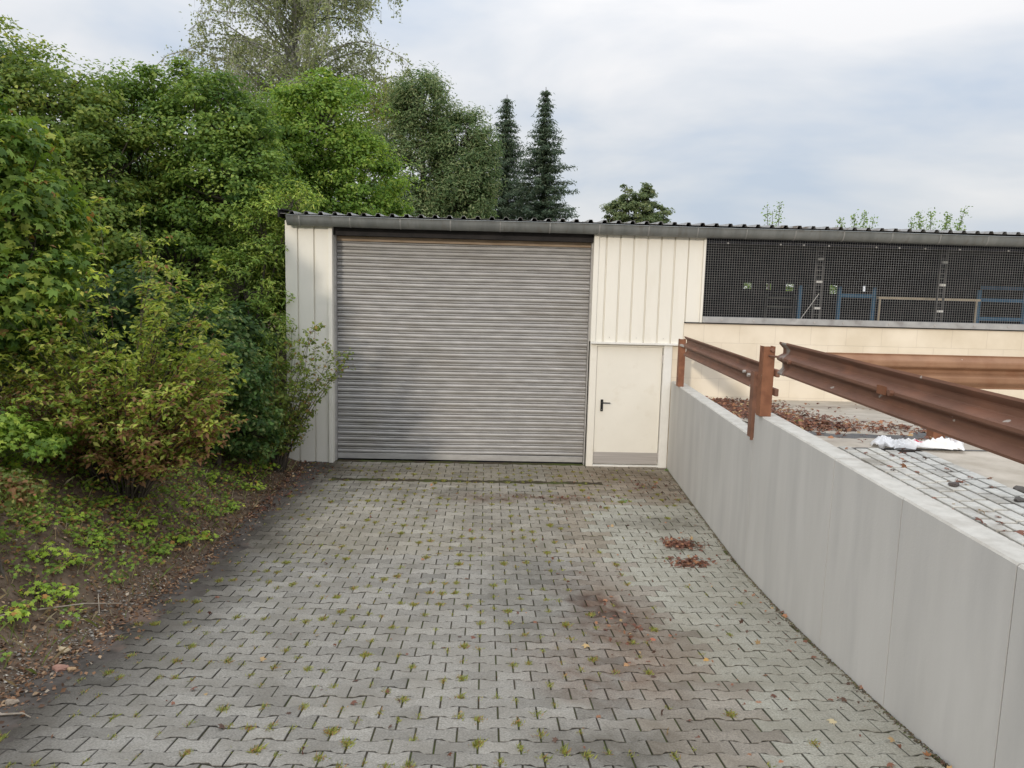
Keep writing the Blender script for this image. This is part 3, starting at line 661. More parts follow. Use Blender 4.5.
tree('broadleaf_tree', 'dark tree further back showing through gaps of the left row', 'tree', (-9.5, 19.5, base_z(-9.5, 19.5)),
     [((-9.5, 19.5, 4.8), (2.4, 1.8, 1.6)), ((-8.0, 19.5, 3.8), (2.2, 1.6, 1.5)), ((-11.5, 19.5, 4.3), (2.2, 1.6, 1.8)), ((-9.5, 19, 2.6), (3.2, 1.4, 1.3))], 330, 60, .6, .16, GD, trunk_r=.16)
tree('broadleaf_tree', 'shaded tree deep behind the bright green tree and the garage corner', 'tree', (-6.2, 20.6, base_z(-6.2, 20.6)),
     [((-6.2, 20.6, 4.8), (2.0, 1.6, 1.5)), ((-5.0, 20.4, 3.6), (1.8, 1.5, 1.6)), ((-7.2, 20.3, 3.1), (2.0, 1.5, 1.5))], 280, 60, .6, .16, GD, trunk_r=.15)
# big shrub under the middle tree, hazel by the corner
tree('tall_shrub', 'tall pale green shrub leaning against the garage corner', 'shrub', (-4.1, 13.1, base_z(-4.1, 13.1)),
     [((-3.75, 13.4, 3.7), (.5, .5, .85)), ((-4.1, 13.1, 2.9), (.75, .6, .9)), ((-3.85, 12.9, 2.0), (.6, .55, .9)), ((-3.35, 13.6, 4.45), (.45, .3, .35)), ((-4.3, 13.0, 1.4), (.8, .6, .8))], 230, 60, .24, .085, [(.14, .21, .045), (.19, .27, .055), (.10, .16, .035), (.24, .29, .07)], shape=LAN, trunk_r=.05, parts=('stems', 'foliage'), flat=.7)
tree('dark_shrub', 'dark green shrub between the yellow green shrub and the garage panel', 'shrub', (-3.85, 11.0, base_z(-3.85, 11)),
     [((-3.7, 11.1, 1.55), (.6, .6, .65)), ((-3.95, 11.0, 1.1), (.6, .6, .6)), ((-3.5, 11.3, .9), (.45, .5, .5)), ((-4.2, 11.5, 2.0), (.6, .5, .7))], 230, 60, .22, .075, [(.055, .105, .03), (.08, .14, .035), (.04, .075, .024), (.12, .15, .05)], trunk_r=.04, parts=('stems', 'foliage'), flat=.6)
def shoot_shrub(name, label, base, n_sh, spread, hmin, hmax, size, cols, w, shape=LAN, depth=.6, low=None, twigs=3, seed=1):
    rs = random.Random(seed); t = thing(name, label, 'shrub', base); mb = MB(); P = []; N = []; Cc = []
    for i in range(n_sh):
        a = rs.uniform(0, 2*pi); q = sqrt(rs.random()); ox, oy = cos(a)*q*spread, sin(a)*q*spread*depth
        p = Vector(base)+Vector((ox*.25, oy*.25, -.05)); H = (hmax-(hmax-hmin)*q**1.5)*rs.uniform(.72, 1.06); d = Vector((ox*.42/H*1.1, oy*.42/H*1.1, 1)).normalized(); pts = [p.copy()]; K = 11; cv = rs.gauss(1, .16)
        for k in range(K):
            d = (d+Vector((ox*.11, oy*.11, -.02-.035*q*k/K))+Vector((rs.gauss(0, .05), rs.gauss(0, .05), 0))).normalized(); p = p+d*H/K*1.05; pts.append(p.copy())
            if k >= 3:
                for _ in range(twigs):
                    sd_ = Vector((rs.gauss(0, 1), rs.gauss(0, 1), rs.uniform(.1, 1.1))).normalized()*rs.uniform(.08, .34)*(1.15-.6*k/K)
                    for m_ in range(6):
                        f_ = (m_+1)/6; c = p+sd_*f_+Vector((rs.gauss(0, .014), rs.gauss(0, .014), rs.gauss(0, .014)-.03*f_*f_)); P.append(tuple(c)); N.append((sd_.x*2+rs.gauss(0, .35), sd_.y*2+rs.gauss(0, .35), .75+rs.gauss(0, .25))); Cc.append((cv, k/K, c.z-base[2]))
        mb.tube(pts, [.011*(1-k/13) for k in range(len(pts))], 4, cap=False)
    mb.build('stems', bark, t); n = len(P); Cc = np.array(Cc); col = palette(n, cols, w, .1)*Cc[:, :1]
    if low is not None:
        a_ = (rng.random(n) < np.clip(.75-Cc[:, 2]/(hmax*.75), 0.06, .6))[:, None]; col = np.where(a_, np.array(low)*LEAF_GAIN*(1+rng.normal(0, .15, (n, 1))), col)
    leaves('foliage', np.array(P), np.array(N), size*rng.uniform(.65, 1.25, n), np.clip(col, .01, 1), lm, t, shape); return t
MID = (np.array([(0, 0, 0), (.45, .24, .05), (1, 0, -.16), (.45, -.24, .05)]), np.array([(0, 1, 2), (0, 2, 3)]))
shoot_shrub('dogwood_shrub', 'wide yellow green shrub with reddish lower leaves on the bank', (-4.05, 8.6, base_z(-4.05, 8.6)), 150, .95, 1.0, 3.05, .072, [(.15, .20, .035), (.21, .25, .05), (.10, .15, .03), (.26, .27, .07)], [.34, .28, .24, .14], MID, .75, (.17, .10, .05), 4, 3)
tree('side_shrub', 'low bright green bush at the left edge below the maple', 'shrub', (-4.9, 7.0, base_z(-4.9, 7.0)),
     [((-4.9, 7.3, 1.6), (.5, .5, .28)), ((-4.5, 7.5, 1.45), (.4, .4, .25)), ((-5.3, 7.1, 1.75), (.5, .5, .28))], 110, 50, .17, .065, [(.13, .21, .03), (.19, .26, .045), (.09, .15, .028)], shape=LOB, trunk_r=.02, parts=('stems', 'foliage'))
tree('red_tinged_bush', 'small reddish brown bush on the bank near the left edge', 'shrub', (-3.85, 6.1, base_z(-3.85, 6.1)),
     [((-4.0, 6.4, 1.25), (.28, .3, .14)), ((-4.3, 6.3, 1.4), (.3, .3, .16))], 60, 40, .12, .05, [(.12, .13, .035), (.16, .09, .04), (.09, .12, .03)], trunk_r=.015, parts=('stems', 'foliage'))
for (x_, y_, lab_) in ((-5.6, 10.6, 'dark undergrowth bush behind the yellow green shrub'), (-7.3, 10.2, 'dark undergrowth bush below the maple, further from the ramp'), (-4.7, 12.2, 'dark undergrowth bush between the tall pale shrub and the row of trees'), (-9.6, 10.5, 'dark undergrowth bush farthest from the ramp, behind the maple')):
    zb_ = base_z(x_, y_)
    tree('undergrowth_bush', lab_, 'bush', (x_, y_, zb_), [((x_, y_, zb_+.8), (1.1, .7, .8)), ((x_+.5, y_+.2, zb_+1.3), (.7, .6, .6)), ((x_-.5, y_+.1, zb_+.6), (.8, .6, .6))], 150, 60, .28, .10, GD, trunk_r=.04, parts=('stems', 'foliage'))
tree('hedge_row', 'green hedge glimpsed through the back openings of the shed', 'hedge', (15, 38, -.45), [((x_, 38, 1.9+.25*sin(x_*1.9)), (1.6, 1.0, 2.0)) for x_ in np.arange(9, 22, 1.7)], 420, 50, .5, .16, GM, trunk_r=.05, parts=('stems', 'foliage'))
# thin open shrub in front of the panel: individual long shoots
def open_shrub():
    t = thing('slender_shrub', 'sparse slender shrub with small leaves before the cream panel', 'shrub', (-3.25, 12.2, base_z(-3.25, 12.2)))
    mb = MB(); P = []
    for i in range(38):
        a = random.uniform(-.5, .95); ln = random.uniform(.7, 2.5)
        p = Vector((-3.3+random.uniform(-.1, .1), 12.2+random.uniform(-.15, .15), base_z(-3.25, 12.2))); pts = [p.copy()]
        d = Vector((.30*a, random.uniform(-.2, .2), 1)).normalized()
        for k in range(10):
            d = (d+Vector((.04*a+random.gauss(0, .05), random.gauss(0, .05), -.015))).normalized(); p = p+d*ln/10; pts.append(p.copy())
            if k > 2:
                for q in range(2):
                    sd_ = Vector((random.gauss(0, 1), random.gauss(0, 1), .5)).normalized()*random.uniform(.08, .28)
                    mb.tube([p, p+sd_], [.003, .0015], 4, cap=False)
                    for s_ in (.4, .6, .8, 1): P.append(p+sd_*s_+Vector((random.gauss(0, .015),)*3)); P.append(p+sd_*s_+Vector((random.gauss(0, .02), random.gauss(0, .02), random.gauss(0, .02))))
                for q in range(2): P.append(p+Vector((random.gauss(0, .03), random.gauss(0, .03), random.gauss(0, .03))))
        mb.tube(pts, [.010-.0008*k for k in range(11)], 5, cap=False)
    mb.build('stems', bark, t); P = np.array([tuple(p) for p in P]); n = len(P)
    leaves('foliage', P, rng.normal(0, .5, (n, 3))+np.array([0, -.2, .6]), .062*rng.uniform(.7, 1.3, n), palette(n, [(.12, .16, .035), (.17, .20, .05), (.09, .13, .03), (.2, .14, .05)], [.35, .3, .25, .1]), lm, t)
open_shrub()

# far trees
tree('willow_tree', 'feathery grey green tree behind the garage left of the spruces', 'tree', (-2.2, 30, -.45),
     [((-2.6, 30, 9.4), (1.2, 1.3, 1.5)), ((-1.2, 30, 8.2), (1.3, 1.3, 1.6)), ((-3.0, 30, 7.6), (1.5, 1.3, 1.7)), ((-1.3, 29.8, 6.2), (1.6, 1.3, 1.5)), ((-3.0, 29.7, 5.4), (1.8, 1.3, 1.5)), ((-.45, 30, 7.2), (.8, .9, 1.3))], 620, 110, .45, .15, [(.085, .13, .055), (.12, .165, .07), (.065, .105, .045), (.16, .19, .09)], shape=LAN, trunk_r=.2, flat=.9, clump_jit=.14)
tree('broadleaf_tree', 'fresh green low tree crown touching the dark spruces on their birch side', 'tree', (-.8, 31, -.45),
     [((-.55, 31, 6.5), (.55, .8, .8)), ((-.9, 31, 5.6), (.9, 1.0, .9))], 120, 70, .36, .14, [(.09, .16, .03), (.13, .20, .04), (.06, .11, .025)], trunk_r=.14)
tree('maple_tree', 'round topped tree standing alone behind the roof, right of the spruces', 'maple', (6.6, 35, -.45),
     [((6.6, 35, 6.0), (1.15, 1.1, 1.3)), ((5.8, 35, 5.9), (.75, .9, 1.1)), ((7.4, 35, 5.9), (.8, .9, 1.1)), ((6.2, 35, 6.9), (.4, .4, .75)), ((7.0, 35, 6.9), (.45, .4, .8)), ((6.6, 35, 4.6), (1.6, 1.2, 1.2))], 400, 60, .22, .12, [(.10, .135, .06), (.14, .17, .075), (.075, .105, .05)], trunk_r=.16, shape=LOB)
def sprig_tree(label, x, y, tips):
    t = thing('young_tree', label, 'young tree', (x, y, -.45)); mb = MB(); P = []
    for (tx, tz_, dens) in tips:
        b0 = Vector((x+(tx-x)*.3, y, 3.0)); tp = Vector((tx, y+random.uniform(-.3, .3), tz_)); mb.tube([Vector((x, y, 1.5)), b0, b0.lerp(tp, .5)+Vector((.03, 0, 0)), tp], [.04, .03, .02, .006], 5)
        for k in range(int(dens*520)):
            s = random.random()**.8; p = b0.lerp(tp, s); r = .1+.26*(1-s); P.append((p.x+random.gauss(0, r*.6), p.y+random.gauss(0, r), p.z+random.gauss(0, .1)))
    mb.tube([(x, y, -.5), (x, y, 1.55)], [.08, .05], 7); mb.build('trunk', bark, t); n = len(P)
    leaves('crown', np.array(P), rng.normal(0, .6, (n, 3))+np.array([0, 0, .5]), .095*rng.uniform(.7, 1.2, n), palette(n, [(.12, .19, .055), (.17, .24, .07), (.09, .14, .04)]), lm, t)
sprig_tree('two thin leafy shoots rising above the roof behind the mesh shed', 11.1, 30, [(10.75, 6.35, .3), (11.2, 6.4, .6), (10.9, 6.1, .2)])
sprig_tree('low leafy tree tips behind the roof, left of the right hand tips', 14.3, 30, [(13.6, 5.95, .5), (14.1, 6.0, .8), (14.5, 6.1, .7), (14.9, 5.95, .5)])
sprig_tree('cluster of pale leafy shoots above the roof near the right edge', 17.4, 30, [(16.3, 5.9, .4), (16.85, 6.25, .9), (17.25, 6.3, .9), (17.9, 6.2, .8), (18.3, 5.9, .5), (18.7, 6.45, .6), (18.0, 6.0, .6)])

def spruce(label, x, y, top, width, seed, shape_pow=.8):
    rs = np.random.default_rng(seed); t = thing('spruce', label, 'spruce', (x, y, -.45), 'dark spruces behind the garage'); H = top+.45
    mb = MB(); mb.tube([(x, y, -.5), (x, y, top*.6), (x, y, top)], [.22, .12, .015], 7)
    P = []; N = []; z = 1.0
    while z < top-.1:
        f_ = (top-z)/H; rad = width*(f_**shape_pow)*1.15*rs.uniform(.8, 1.15)+.06
        nb = 8 if f_ > .15 else 6
        a0 = rs.uniform(0, 6.28)
        for k in range(nb):
            a_ = a0+2*pi*k/nb+rs.normal(0, .2); rl_ = rad*rs.uniform(.62, 1.22); steps = max(4, int(rl_*15))
            for s in range(steps):
                u = (s+.5)/steps; r_ = rl_*u; zz = z-.30*rl_*u+.22*rl_*u*u+.05
                for _ in range(8):
                    P.append((x+cos(a_)*r_+rs.normal(0, .06+.04*u), y+sin(a_)*r_+rs.normal(0, .06), zz+rs.normal(0, .05)-.05)); N.append((cos(a_)*.4+rs.normal(0, .5), sin(a_)*.4+rs.normal(0, .5), .8))
            if rs.random() < .4: mb.tube([(x, y, z), (x+cos(a_)*rl_*.9, y+sin(a_)*rl_*.9, z-.1*rl_)], [.02, .006], 4, cap=False)
        z += rs.uniform(.2, .34)
    mb.build('trunk', bark, t); n = len(P)
    leaves('crown', np.array(P), np.array(N), .20*rng.uniform(.6, 1.2, n), palette(n, [(.05, .08, .05), (.075, .105, .065), (.04, .06, .04), (.10, .125, .08)]), lm, t, LAN)
spruce('left dark spruce of the two, slimmer and slightly shorter', .87, 45, 13.6, 3.2, 3, .85)
spruce('right spruce of the two, taller with thinner crown', 2.85, 42, 13.35, 3.1, 8, .9)

def birch():
    x, y = -8.7, 36; t = thing('birch_tree', 'tall thin weeping birch with sparse leaves against the sky', 'birch', (x, y, -.45)); mb = MB(); P = []
    top = 18.5
    mb.tube([(x, y, -.5), (x+.1, y, 7), (x-.1, y, 13), (x+.1, y, top)], [.3, .22, .13, .03], 8)
    for i in range(150):
        z0 = random.uniform(6.0, 17.5); a_ = random.uniform(0, 6.28); ln = random.uniform(3.6, 7.4)*(1-max(0, z0-13)/9)
        rise = random.uniform(.25, .8); pts = []
        for k in range(9):
            u = k/8; pts.append(Vector((x+cos(a_+.35*sin(i)*u)*ln*(u-.18*u*u)+.14*sin(u*7+i), y+sin(a_+.35*sin(i)*u)*ln*u, z0+(rise+.5)*ln*u-(rise+.8)*ln*.62*u*u+.09*sin(u*11+i))))
        mb.tube(pts, [.045*(1-u/9)+.006 for u in range(9)], 4, cap=False)
        for k in range(2, 9):
            for s in range(24): u = random.random(); w_ = pts[k].lerp(pts[k-1], u); P.append((w_.x+random.gauss(0, .22), w_.y+random.gauss(0, .22), w_.z+random.gauss(-.05, .2)))
            for q in range(5):
                p = pts[k].lerp(pts[k-1], random.random()); hl = random.uniform(.2, 1.2); dx, dy = random.gauss(0, .28), random.gauss(0, .28)
                e_ = p+Vector((dx, dy, -hl)); mb.tube([p, p.lerp(e_, .5)+Vector((dx*.5, dy*.5, .08)), e_], [.008, .006, .004], 3, cap=False)
                nl = int(hl*10)
                if a_ % 1 < .2: nl *= 2
                for s in range(nl): u = random.random(); w_ = p.lerp(e_, u); P.append((w_.x+random.gauss(0, .05), w_.y+random.gauss(0, .05), w_.z))
    # denser yellowish curtain low on the right
    nn = len(P)
    for i in range(170):
        p = Vector((-4.2+random.gauss(0, .65), 35.5+random.gauss(0, .5), random.uniform(10.6, 12.0))); hl = random.uniform(.8, 2.0)
        for s in range(int(hl*26)): u = random.random(); P.append((p.x+random.gauss(0, .07), p.y+random.gauss(0, .07), p.z-hl*u))
        mb.tube([p, p-Vector((0, 0, hl))], [.01, .005], 3, cap=False)
    mb.tube([(x, y, 9.5), (-6, 35.6, 11.6), (-4.2, 35.5, 12.0), (-3.4, 35.5, 11.2)], [.06, .04, .03, .01], 5)
    mb.build('trunk', mat('birch_branch', (.20, .19, .17), (.42, .41, .38), scale=3), t); n = len(P); c = palette(n, [(.16, .19, .09), (.21, .235, .11), (.13, .155, .075)], jit=.15); c[nn:] *= np.array([1.35, 1.3, .9])
    leaves('crown', np.array(P), rng.normal(0, .6, (n, 3))+np.array([0, -.4, .3]), .125*rng.uniform(.7, 1.2, n), c, lm, t)
birch()

# ------------------------------------------------------------------ ground cover and small things
def bank_pt(n, umax, y0, y1, pw=1):
    u = rng.uniform(0, 1, n)**pw*umax; y = rng.uniform(y0, y1, n); x = -3.08-u; return x, y, bz(x, y)
# leaf litter / mulch
n = 26000; x, y, z = bank_pt(n, 4.0, 3.0, 13.0, 1.3)
P = np.stack([x, y, z+rng.uniform(.0, .02, n)], 1)
ne = 2600; ye = rng.uniform(2.5, 13, ne); xe = -3.12+np.abs(rng.normal(0, .13, ne)); P[:ne] = np.stack([xe, ye, rz(ye)+.012], 1)   # litter creeping over the trodden edge
o = leaves('leaf_litter', P, rng.normal(0, .45, (n, 3))+np.array([0, 0, 1]), rng.uniform(.015, .05, n), palette(n, [(.10, .055, .03), (.16, .09, .05), (.06, .035, .022), (.22, .15, .09), (.30, .25, .19)], [.34, .25, .25, .12, .04]), leafmat('dead_leaf', .1, .8)); tag(o, kind='stuff')
dl = bpy.data.materials['dead_leaf']
# gravel: tiny octahedral pebbles
def pebbles(name, P, S, cols, m, base=None, parent=None):
    T = np.array([(1, 0, 0), (.3, .9, .1), (-.8, .5, 0), (-.7, -.6, 0), (.4, -.85, .1), (.1, .1, .62), (-.1, 0, -.5)]); Fs = np.array([(0, 1, 5), (1, 2, 5), (2, 3, 5), (3, 4, 5), (4, 0, 5), (1, 0, 6), (2, 1, 6), (3, 2, 6), (4, 3, 6), (0, 4, 6)])
    n = len(P); a = rng.uniform(0, 6.28, n); ca, sa = np.cos(a), np.sin(a); T2 = T[None]*rng.uniform(.7, 1.2, (n, 7, 1))
    vx = T2[..., 0]*ca[:, None]-T2[..., 1]*sa[:, None]; vy = T2[..., 0]*sa[:, None]+T2[..., 1]*ca[:, None]
    V = P[:, None, :]+np.stack([vx, vy*.8, T2[..., 2]*.8], -1)*np.asarray(S)[:, None, None]
    Q = (np.arange(n)[:, None, None]*7+Fs[None]).reshape(-1, 3)
    return raw(name, V.reshape(-1, 3), Q, m, parent, col=np.repeat(cols, 7, axis=0), base=base)
stone = mat('stone', (.9, .9, .9), (1, 1, 1), scale=20, rough=.85, attr=True)
n = 2600; y = rng.uniform(3.2, 9.6, n); u = np.abs(rng.normal(.16, .14, n)); x = -3.06-u; z = bz(x, y)+.004
n_far = (y > 7.5) & (rng.random(n) < .75); keep = ~n_far; x, y, z = x[keep], y[keep], z[keep]; n = len(x)
tag(pebbles('gravel', np.stack([x, y, z], 1), rng.uniform(.005, .012, n)*np.where(rng.random(n) < .12, 2.3, 1), palette(n, [(.24, .22, .19), (.16, .145, .125), (.10, .085, .07), (.32, .29, .24)], [.25, .35, .3, .1]), stone), kind='stuff')
def rock(name, label, x, y, z, s, c):
    b = bpy.data.meshes.new(name); import bmesh; bm = bmesh.new(); bmesh.ops.create_icosphere(bm, subdivisions=2, radius=1)
    for v in bm.verts: v.co = Vector((v.co.x*s*1.3, v.co.y*s, v.co.z*s*.65))*(1+.28*sin(v.co.x*4+x*9)*cos(v.co.y*3+y)+.1*random.random())
    bm.to_mesh(b); bm.free(); m = mat('rock_'+name, tuple(k*.8 for k in c), c, scale=15, rough=.9, bump=.5); b.materials.append(m)
    o = bpy.data.objects.new(name, b); scene.collection.objects.link(o); o.location = (x, y, z); tag(o, label, 'stone')
def bk(x, y): return base_z(x, y)
rock('rock', 'reddish brown stone at the edge of the paving near the left side', -3.02, 5.32, bk(-3.09, 5.32)+.02, .042, (.36, .20, .15))
rock('rock', 'small orange tan stone just right of the reddish stone', -2.93, 5.30, float(rz(5.3))+.018, .022, (.45, .30, .17))
rock('rock', 'yellowish stone among the gravel up the bank from the reddish stone', -3.16, 5.62, bk(-3.16, 5.62)+.015, .034, (.50, .40, .26))
rock('rock', 'pale brown flat stone lying on the paving at lower left', -3.0, 4.72, float(rz(4.72))+.02, .03, (.36, .29, .22))
rock('rock', 'dark lump of dirt on the terrace pavers beside the wall', 3.40, 5.3, 1.74, .028, (.10, .085, .08))
rock('rock', 'largest dark stone on the terrace slab at the right edge', 3.86, 5.24, 1.72, .045, (.12, .11, .10))
rock('rock', 'small dark stone on the terrace below the largest one', 3.62, 4.93, 1.735, .03, (.11, .10, .09))
b = MB(); y = 4.6
b.tube([(-3.05, 4.62, float(rz(4.62))+.015), (-2.95, 4.54, float(rz(4.54))+.02), (-2.84, 4.57, float(rz(4.57))+.015), (-2.76, 4.52, float(rz(4.52))+.012)], [.006, .008, .006, .003], 5)
twm = mat('twig', (.30, .25, .19), (.42, .36, .29), scale=15, rough=.9)
tag(b.build('twig', twm, base=(-2.9, 4.57, float(rz(4.57)))), 'short pale broken twig lying on the paving at lower left', 'twig')
def bank_twig(pts, r, label):
    b = MB(); q = [(x, y, bk(x, y)+h) for x, y, h in pts]; b.tube(q, [r, r*.9, r*.6][:len(q)], 5); tag(b.build('twig', twm, base=q[0]), label, 'twig')
bank_twig([(-3.55, 6.0, .03), (-3.35, 6.3, .08), (-3.2, 6.65, .05)], .007, 'long straight pale stick lying across the bank above the gravel')
bank_twig([(-3.75, 5.2, .02), (-3.6, 5.35, .12), (-3.5, 5.5, .2)], .006, 'tan stick pointing up among weeds at the left edge')
bank_twig([(-3.4, 6.6, .02), (-3.33, 6.5, .12), (-3.25, 6.35, .03)], .005, 'thin curved stick beside the long straight stick')

# herb clumps on the bank
herbm = leafmat('herb_leaf', .4, .5)
HC = [(.20, .29, .035), (.27, .35, .05), (.14, .22, .03), (.34, .36, .06), (.34, .18, .05)]
def on_bank(u_, v_):
    d = F+R*((u_-512)/768)-U*((v_-384)/768); t = 2.0
    while t < 25:
        p = Vector((0, 0, EYE))+d*t
        if p.x < -3.08 and p.z < base_z(p.x, p.y): return p
        if p.x >= -3.08 and p.z < rz(p.y): return p
        t += .02
    return p
def herb(p, s, nl, label=None, group=None, acc=None, cols=HC, w=(.35, .28, .2, .12, .05), ls=.055):
    P = []; N = []; mb = MB(); p = Vector(p)
    for i in range(nl):
        a_ = random.uniform(0, 6.28); r_ = s*sqrt(random.random()); h = s*random.uniform(.3, 1.0)*(1-.4*r_/s)
        q = p+Vector((cos(a_)*r_, sin(a_)*r_, h)); mb.tube([p+Vector((cos(a_)*r_*.2, sin(a_)*r_*.2, -.01)), q], [.0025, .0018], 3, cap=False)
        P.append(tuple(q)); N.append((cos(a_)*.35+random.gauss(0, .2), sin(a_)*.35-.25+random.gauss(0, .2), .9))
    return P, N, mb, palette(nl, cols, w, .1), ls*rng.uniform(.7, 1.25, nl)
spots = [  # pixel positions turned into points on the bank, size, leaves, label
    (45, 560, .15, 34, 'leafy green weed clump low at the left edge with yellow leaves'), (110, 472, .14, 30, 'bright green lobed weed on the bare soil under the wide shrub'),
    (30, 505, .11, 18, 'small green weed near the left edge beside the reddish bush'), (38, 600, .15, 34, 'spreading green weed clump above the gravel at far left'),
    (112, 505, .11, 22, 'light green weed in the middle of the bank, above the orange tinged one'), (70, 520, .10, 20, 'weed with orange tinged leaves left of the bank centre'),
    (92, 545, .13, 28, 'taller weed clump with orange and lime leaves in the middle of the bank'), (138, 528, .13, 26, 'lime green weed clump right of the tall weed clump'),
    (70, 565, .10, 18, 'small lime weed between the tall clump and the gravel'), (178, 545, .12, 24, 'green weed close to the gravel strip'),
    (205, 540, .11, 20, 'low dark green weed beside the paving edge'), (185, 505, .10, 16, 'orange spotted weed in the upper bank'),
    (232, 510, .13, 26, 'green weed above the paving edge, near the dark shrub'), (240, 475, .18, 40, 'broad leaved green weed patch below the dark shrub'),
    (215, 482, .17, 34, 'mid green weed patch under the right side of the wide shrub'), (180, 466, .16, 30, 'green weed patch beneath the middle of the wide shrub'), (150, 478, .13, 24, 'bright weed clump under the reddest part of the wide shrub'), (268, 470, .14, 30, 'weed clump below the dark shrub beside the slender shrub'), (255, 490, .14, 26, 'lime weed clump nearest the garage corner'), (10, 620, .13, 26, 'dark green weed at the lowest left corner of the bank'),
    (15, 470, .13, 24, 'light weed clump at the left edge under the bright bush'), (40, 530, .11, 20, 'small yellow green weed left of the orange tinged weed'),
    (140, 500, .10, 16, 'small bright weed right of the middle of the bank'), (60, 600, .12, 20, 'weed with thin stems leaning over the gravel')]
for (u_, v_, s, nl, lab) in spots:
    p = on_bank(u_, v_); P, N, mb, c, sz = herb(p, s*1.1, int(nl*1.8))
    t = thing('weed', lab, 'weed', tuple(p)); mb.build('stems', bark, t); leaves('leaves', np.array(P), np.array(N), sz*1.1, c, herbm, t, LOB)
# scattered ground cover
PP_, NN_, CC, SS = [], [], [], []
for i in range(1300):
    u = abs(random.gauss(1.1, .7))+.25; y = random.uniform(3.5, 12.5); x = -3.08-u
    if random.random() < .45: u = random.uniform(.9, 2.2); x = -3.08-u
    if i % 4 == 0: u = random.uniform(.3, 1.7); y = random.uniform(7, 12.6); x = -3.08-u
    p = (x, y, base_z(x, y)); P, N, mb, c, sz = herb(p, random.uniform(.05, .18), random.randint(5, 30), cols=[(.15, .23, .035), (.22, .30, .045), (.10, .16, .03), (.18, .11, .045), (.28, .16, .06)], w=(.3, .2, .27, .15, .08), ls=.045)
    PP_ += P; NN_ += N; CC.append(c); SS.append(sz)
tag(leaves('ground_cover', np.array(PP_), np.array(NN_), np.concatenate(SS), np.concatenate(CC), herbm, shape=LOB), kind='stuff')
# dry grass stalks on bank
def blades(name, P, H, cols, m, lean=.5, wd=.0028):
    n = len(P); a = rng.uniform(0, 6.28, n); d = np.stack([np.cos(a), np.sin(a), np.zeros(n)], 1); s = np.stack([-np.sin(a), np.cos(a), np.zeros(n)], 1)
    ln = rng.uniform(.1, lean, n)[:, None]*H[:, None]; up = np.array([0, 0, 1.0])
    V = np.stack([P-s*wd, P+s*wd, P+up*H[:, None]*.6+d*ln*.4+s*wd*.7, P+up*H[:, None]+d*ln], 1)
    Q = (np.arange(n)[:, None, None]*4+np.array([(0, 1, 2), (0, 2, 3)])[None]).reshape(-1, 3)
    return raw(name, V.reshape(-1, 3), Q, m, col=np.repeat(cols, 4, axis=0))
n = 5000; x, y, z = bank_pt(n, 3.5, 3.5, 12.8, .9)
tag(blades('bank_grass', np.stack([x, y, z-.01], 1), rng.uniform(.03, .14, n), palette(n, [(.14, .16, .05), (.22, .17, .09), (.10, .13, .035), (.28, .24, .15)]), herbm, 1.5), kind='stuff')
# grass and moss in the joints
P = []; Hh = []
tries = 0
while len(P) < 42000 and tries < 60000:
    tries += 1
    r = random.randint(22, 81); kx = random.randint(-12, 11)
    x0 = kx*PL+(0 if r % 2 == 0 else PL/2)
    hsh = sin(kx*12.9898+r*78.233)*43758.5; hsh -= math.floor(hsh)
    if x0 > wx(r*PP)-.1 or x0 < -3.0: continue
    prob = (.80 if x0 < 1.0 else .38 if x0 < 1.7 else .08)*(.55+.6*float(n2(x0, r*PP, 1.6, 9)+.4))
    if r*PP > 10: prob = max(prob, .45)
    if hsh > prob or len(P) > 41000: continue
    dens = hsh/prob
    nb_ = 3+int(15*dens**3)
    cx_ = x0+random.gauss(0, .002); cy = r*PP+PP*(.5+.5*sin(kx*7+r*3))*.9
    for i in range(nb_):
        P.append((cx_+random.gauss(0, .009+.008*dens), cy+random.gauss(0, .022), 0)); Hh.append(random.uniform(.006, .014+.022*dens))
P = np.array(P); P[:, 2] = rz(P[:, 1])-.011; Hh = np.array(Hh)*.8+.008; n = len(P)
tag(blades('joint_grass', P, Hh, palette(n, [(.17, .19, .045), (.23, .24, .06), (.12, .14, .04), (.24, .14, .06)], [.32, .25, .23, .20]), herbm, 1.6, .0035), kind='stuff')
# moss and grit along the foot of the retaining wall
n = 3500; y = rng.uniform(3.3, 13.0, n); x = wx(y)-np.abs(rng.normal(0, .022, n))-.004
tag(pebbles('wall_foot_grit', np.stack([x, y, rz(y)+.001], 1), rng.uniform(.004, .011, n), palette(n, [(.06, .05, .035), (.07, .08, .03), (.12, .09, .06), (.16, .15, .12)], [.4, .2, .25, .15]), stone), kind='stuff')
# loose dead leaves
def dead(name, P, S, cols=None, w=None, shape=LOB, tilt=.35):
    n = len(P); c = palette(n, [(.14, .065, .042), (.10, .048, .034), (.20, .10, .055), (.065, .04, .03), (.26, .18, .09)], w or [.30, .28, .18, .18, .06], .15)
    return tag(leaves(name, np.array(P), rng.normal(0, tilt, (n, 3))+np.array([0, 0, 1]), S, c, dl, shape=shape), kind='stuff')
P = []
for i in range(3200):   # pile against the block wall behind the wall top
    a = random.random(); y = 8.0+4.6*a; xx = wx(y)+.22+abs(random.gauss(0, .45+.1*a))+(.2*random.random()); P.append((xx, y, float(tz(y))+.012+random.uniform(0, .05)))
for i in range(500):
    y = random.gauss(8.3, .45); xx = random.uniform(3.3, 4.9); P.append((xx, y, float(tz(y))+.02+random.uniform(0, .02)))
for i in range(160): y = random.uniform(8, 12.8); xx = random.uniform(3.4, 9); P.append((xx, y, float(tz(y))+.01))
for i in range(70):
    y = random.uniform(3.5, 6.6); xx = wx(y)+.22+random.random()*.8; P.append((xx, y, float(tz(y))+.03))
dead('leaf_pile', P, rng.uniform(.035, .08, len(P)))
P = []
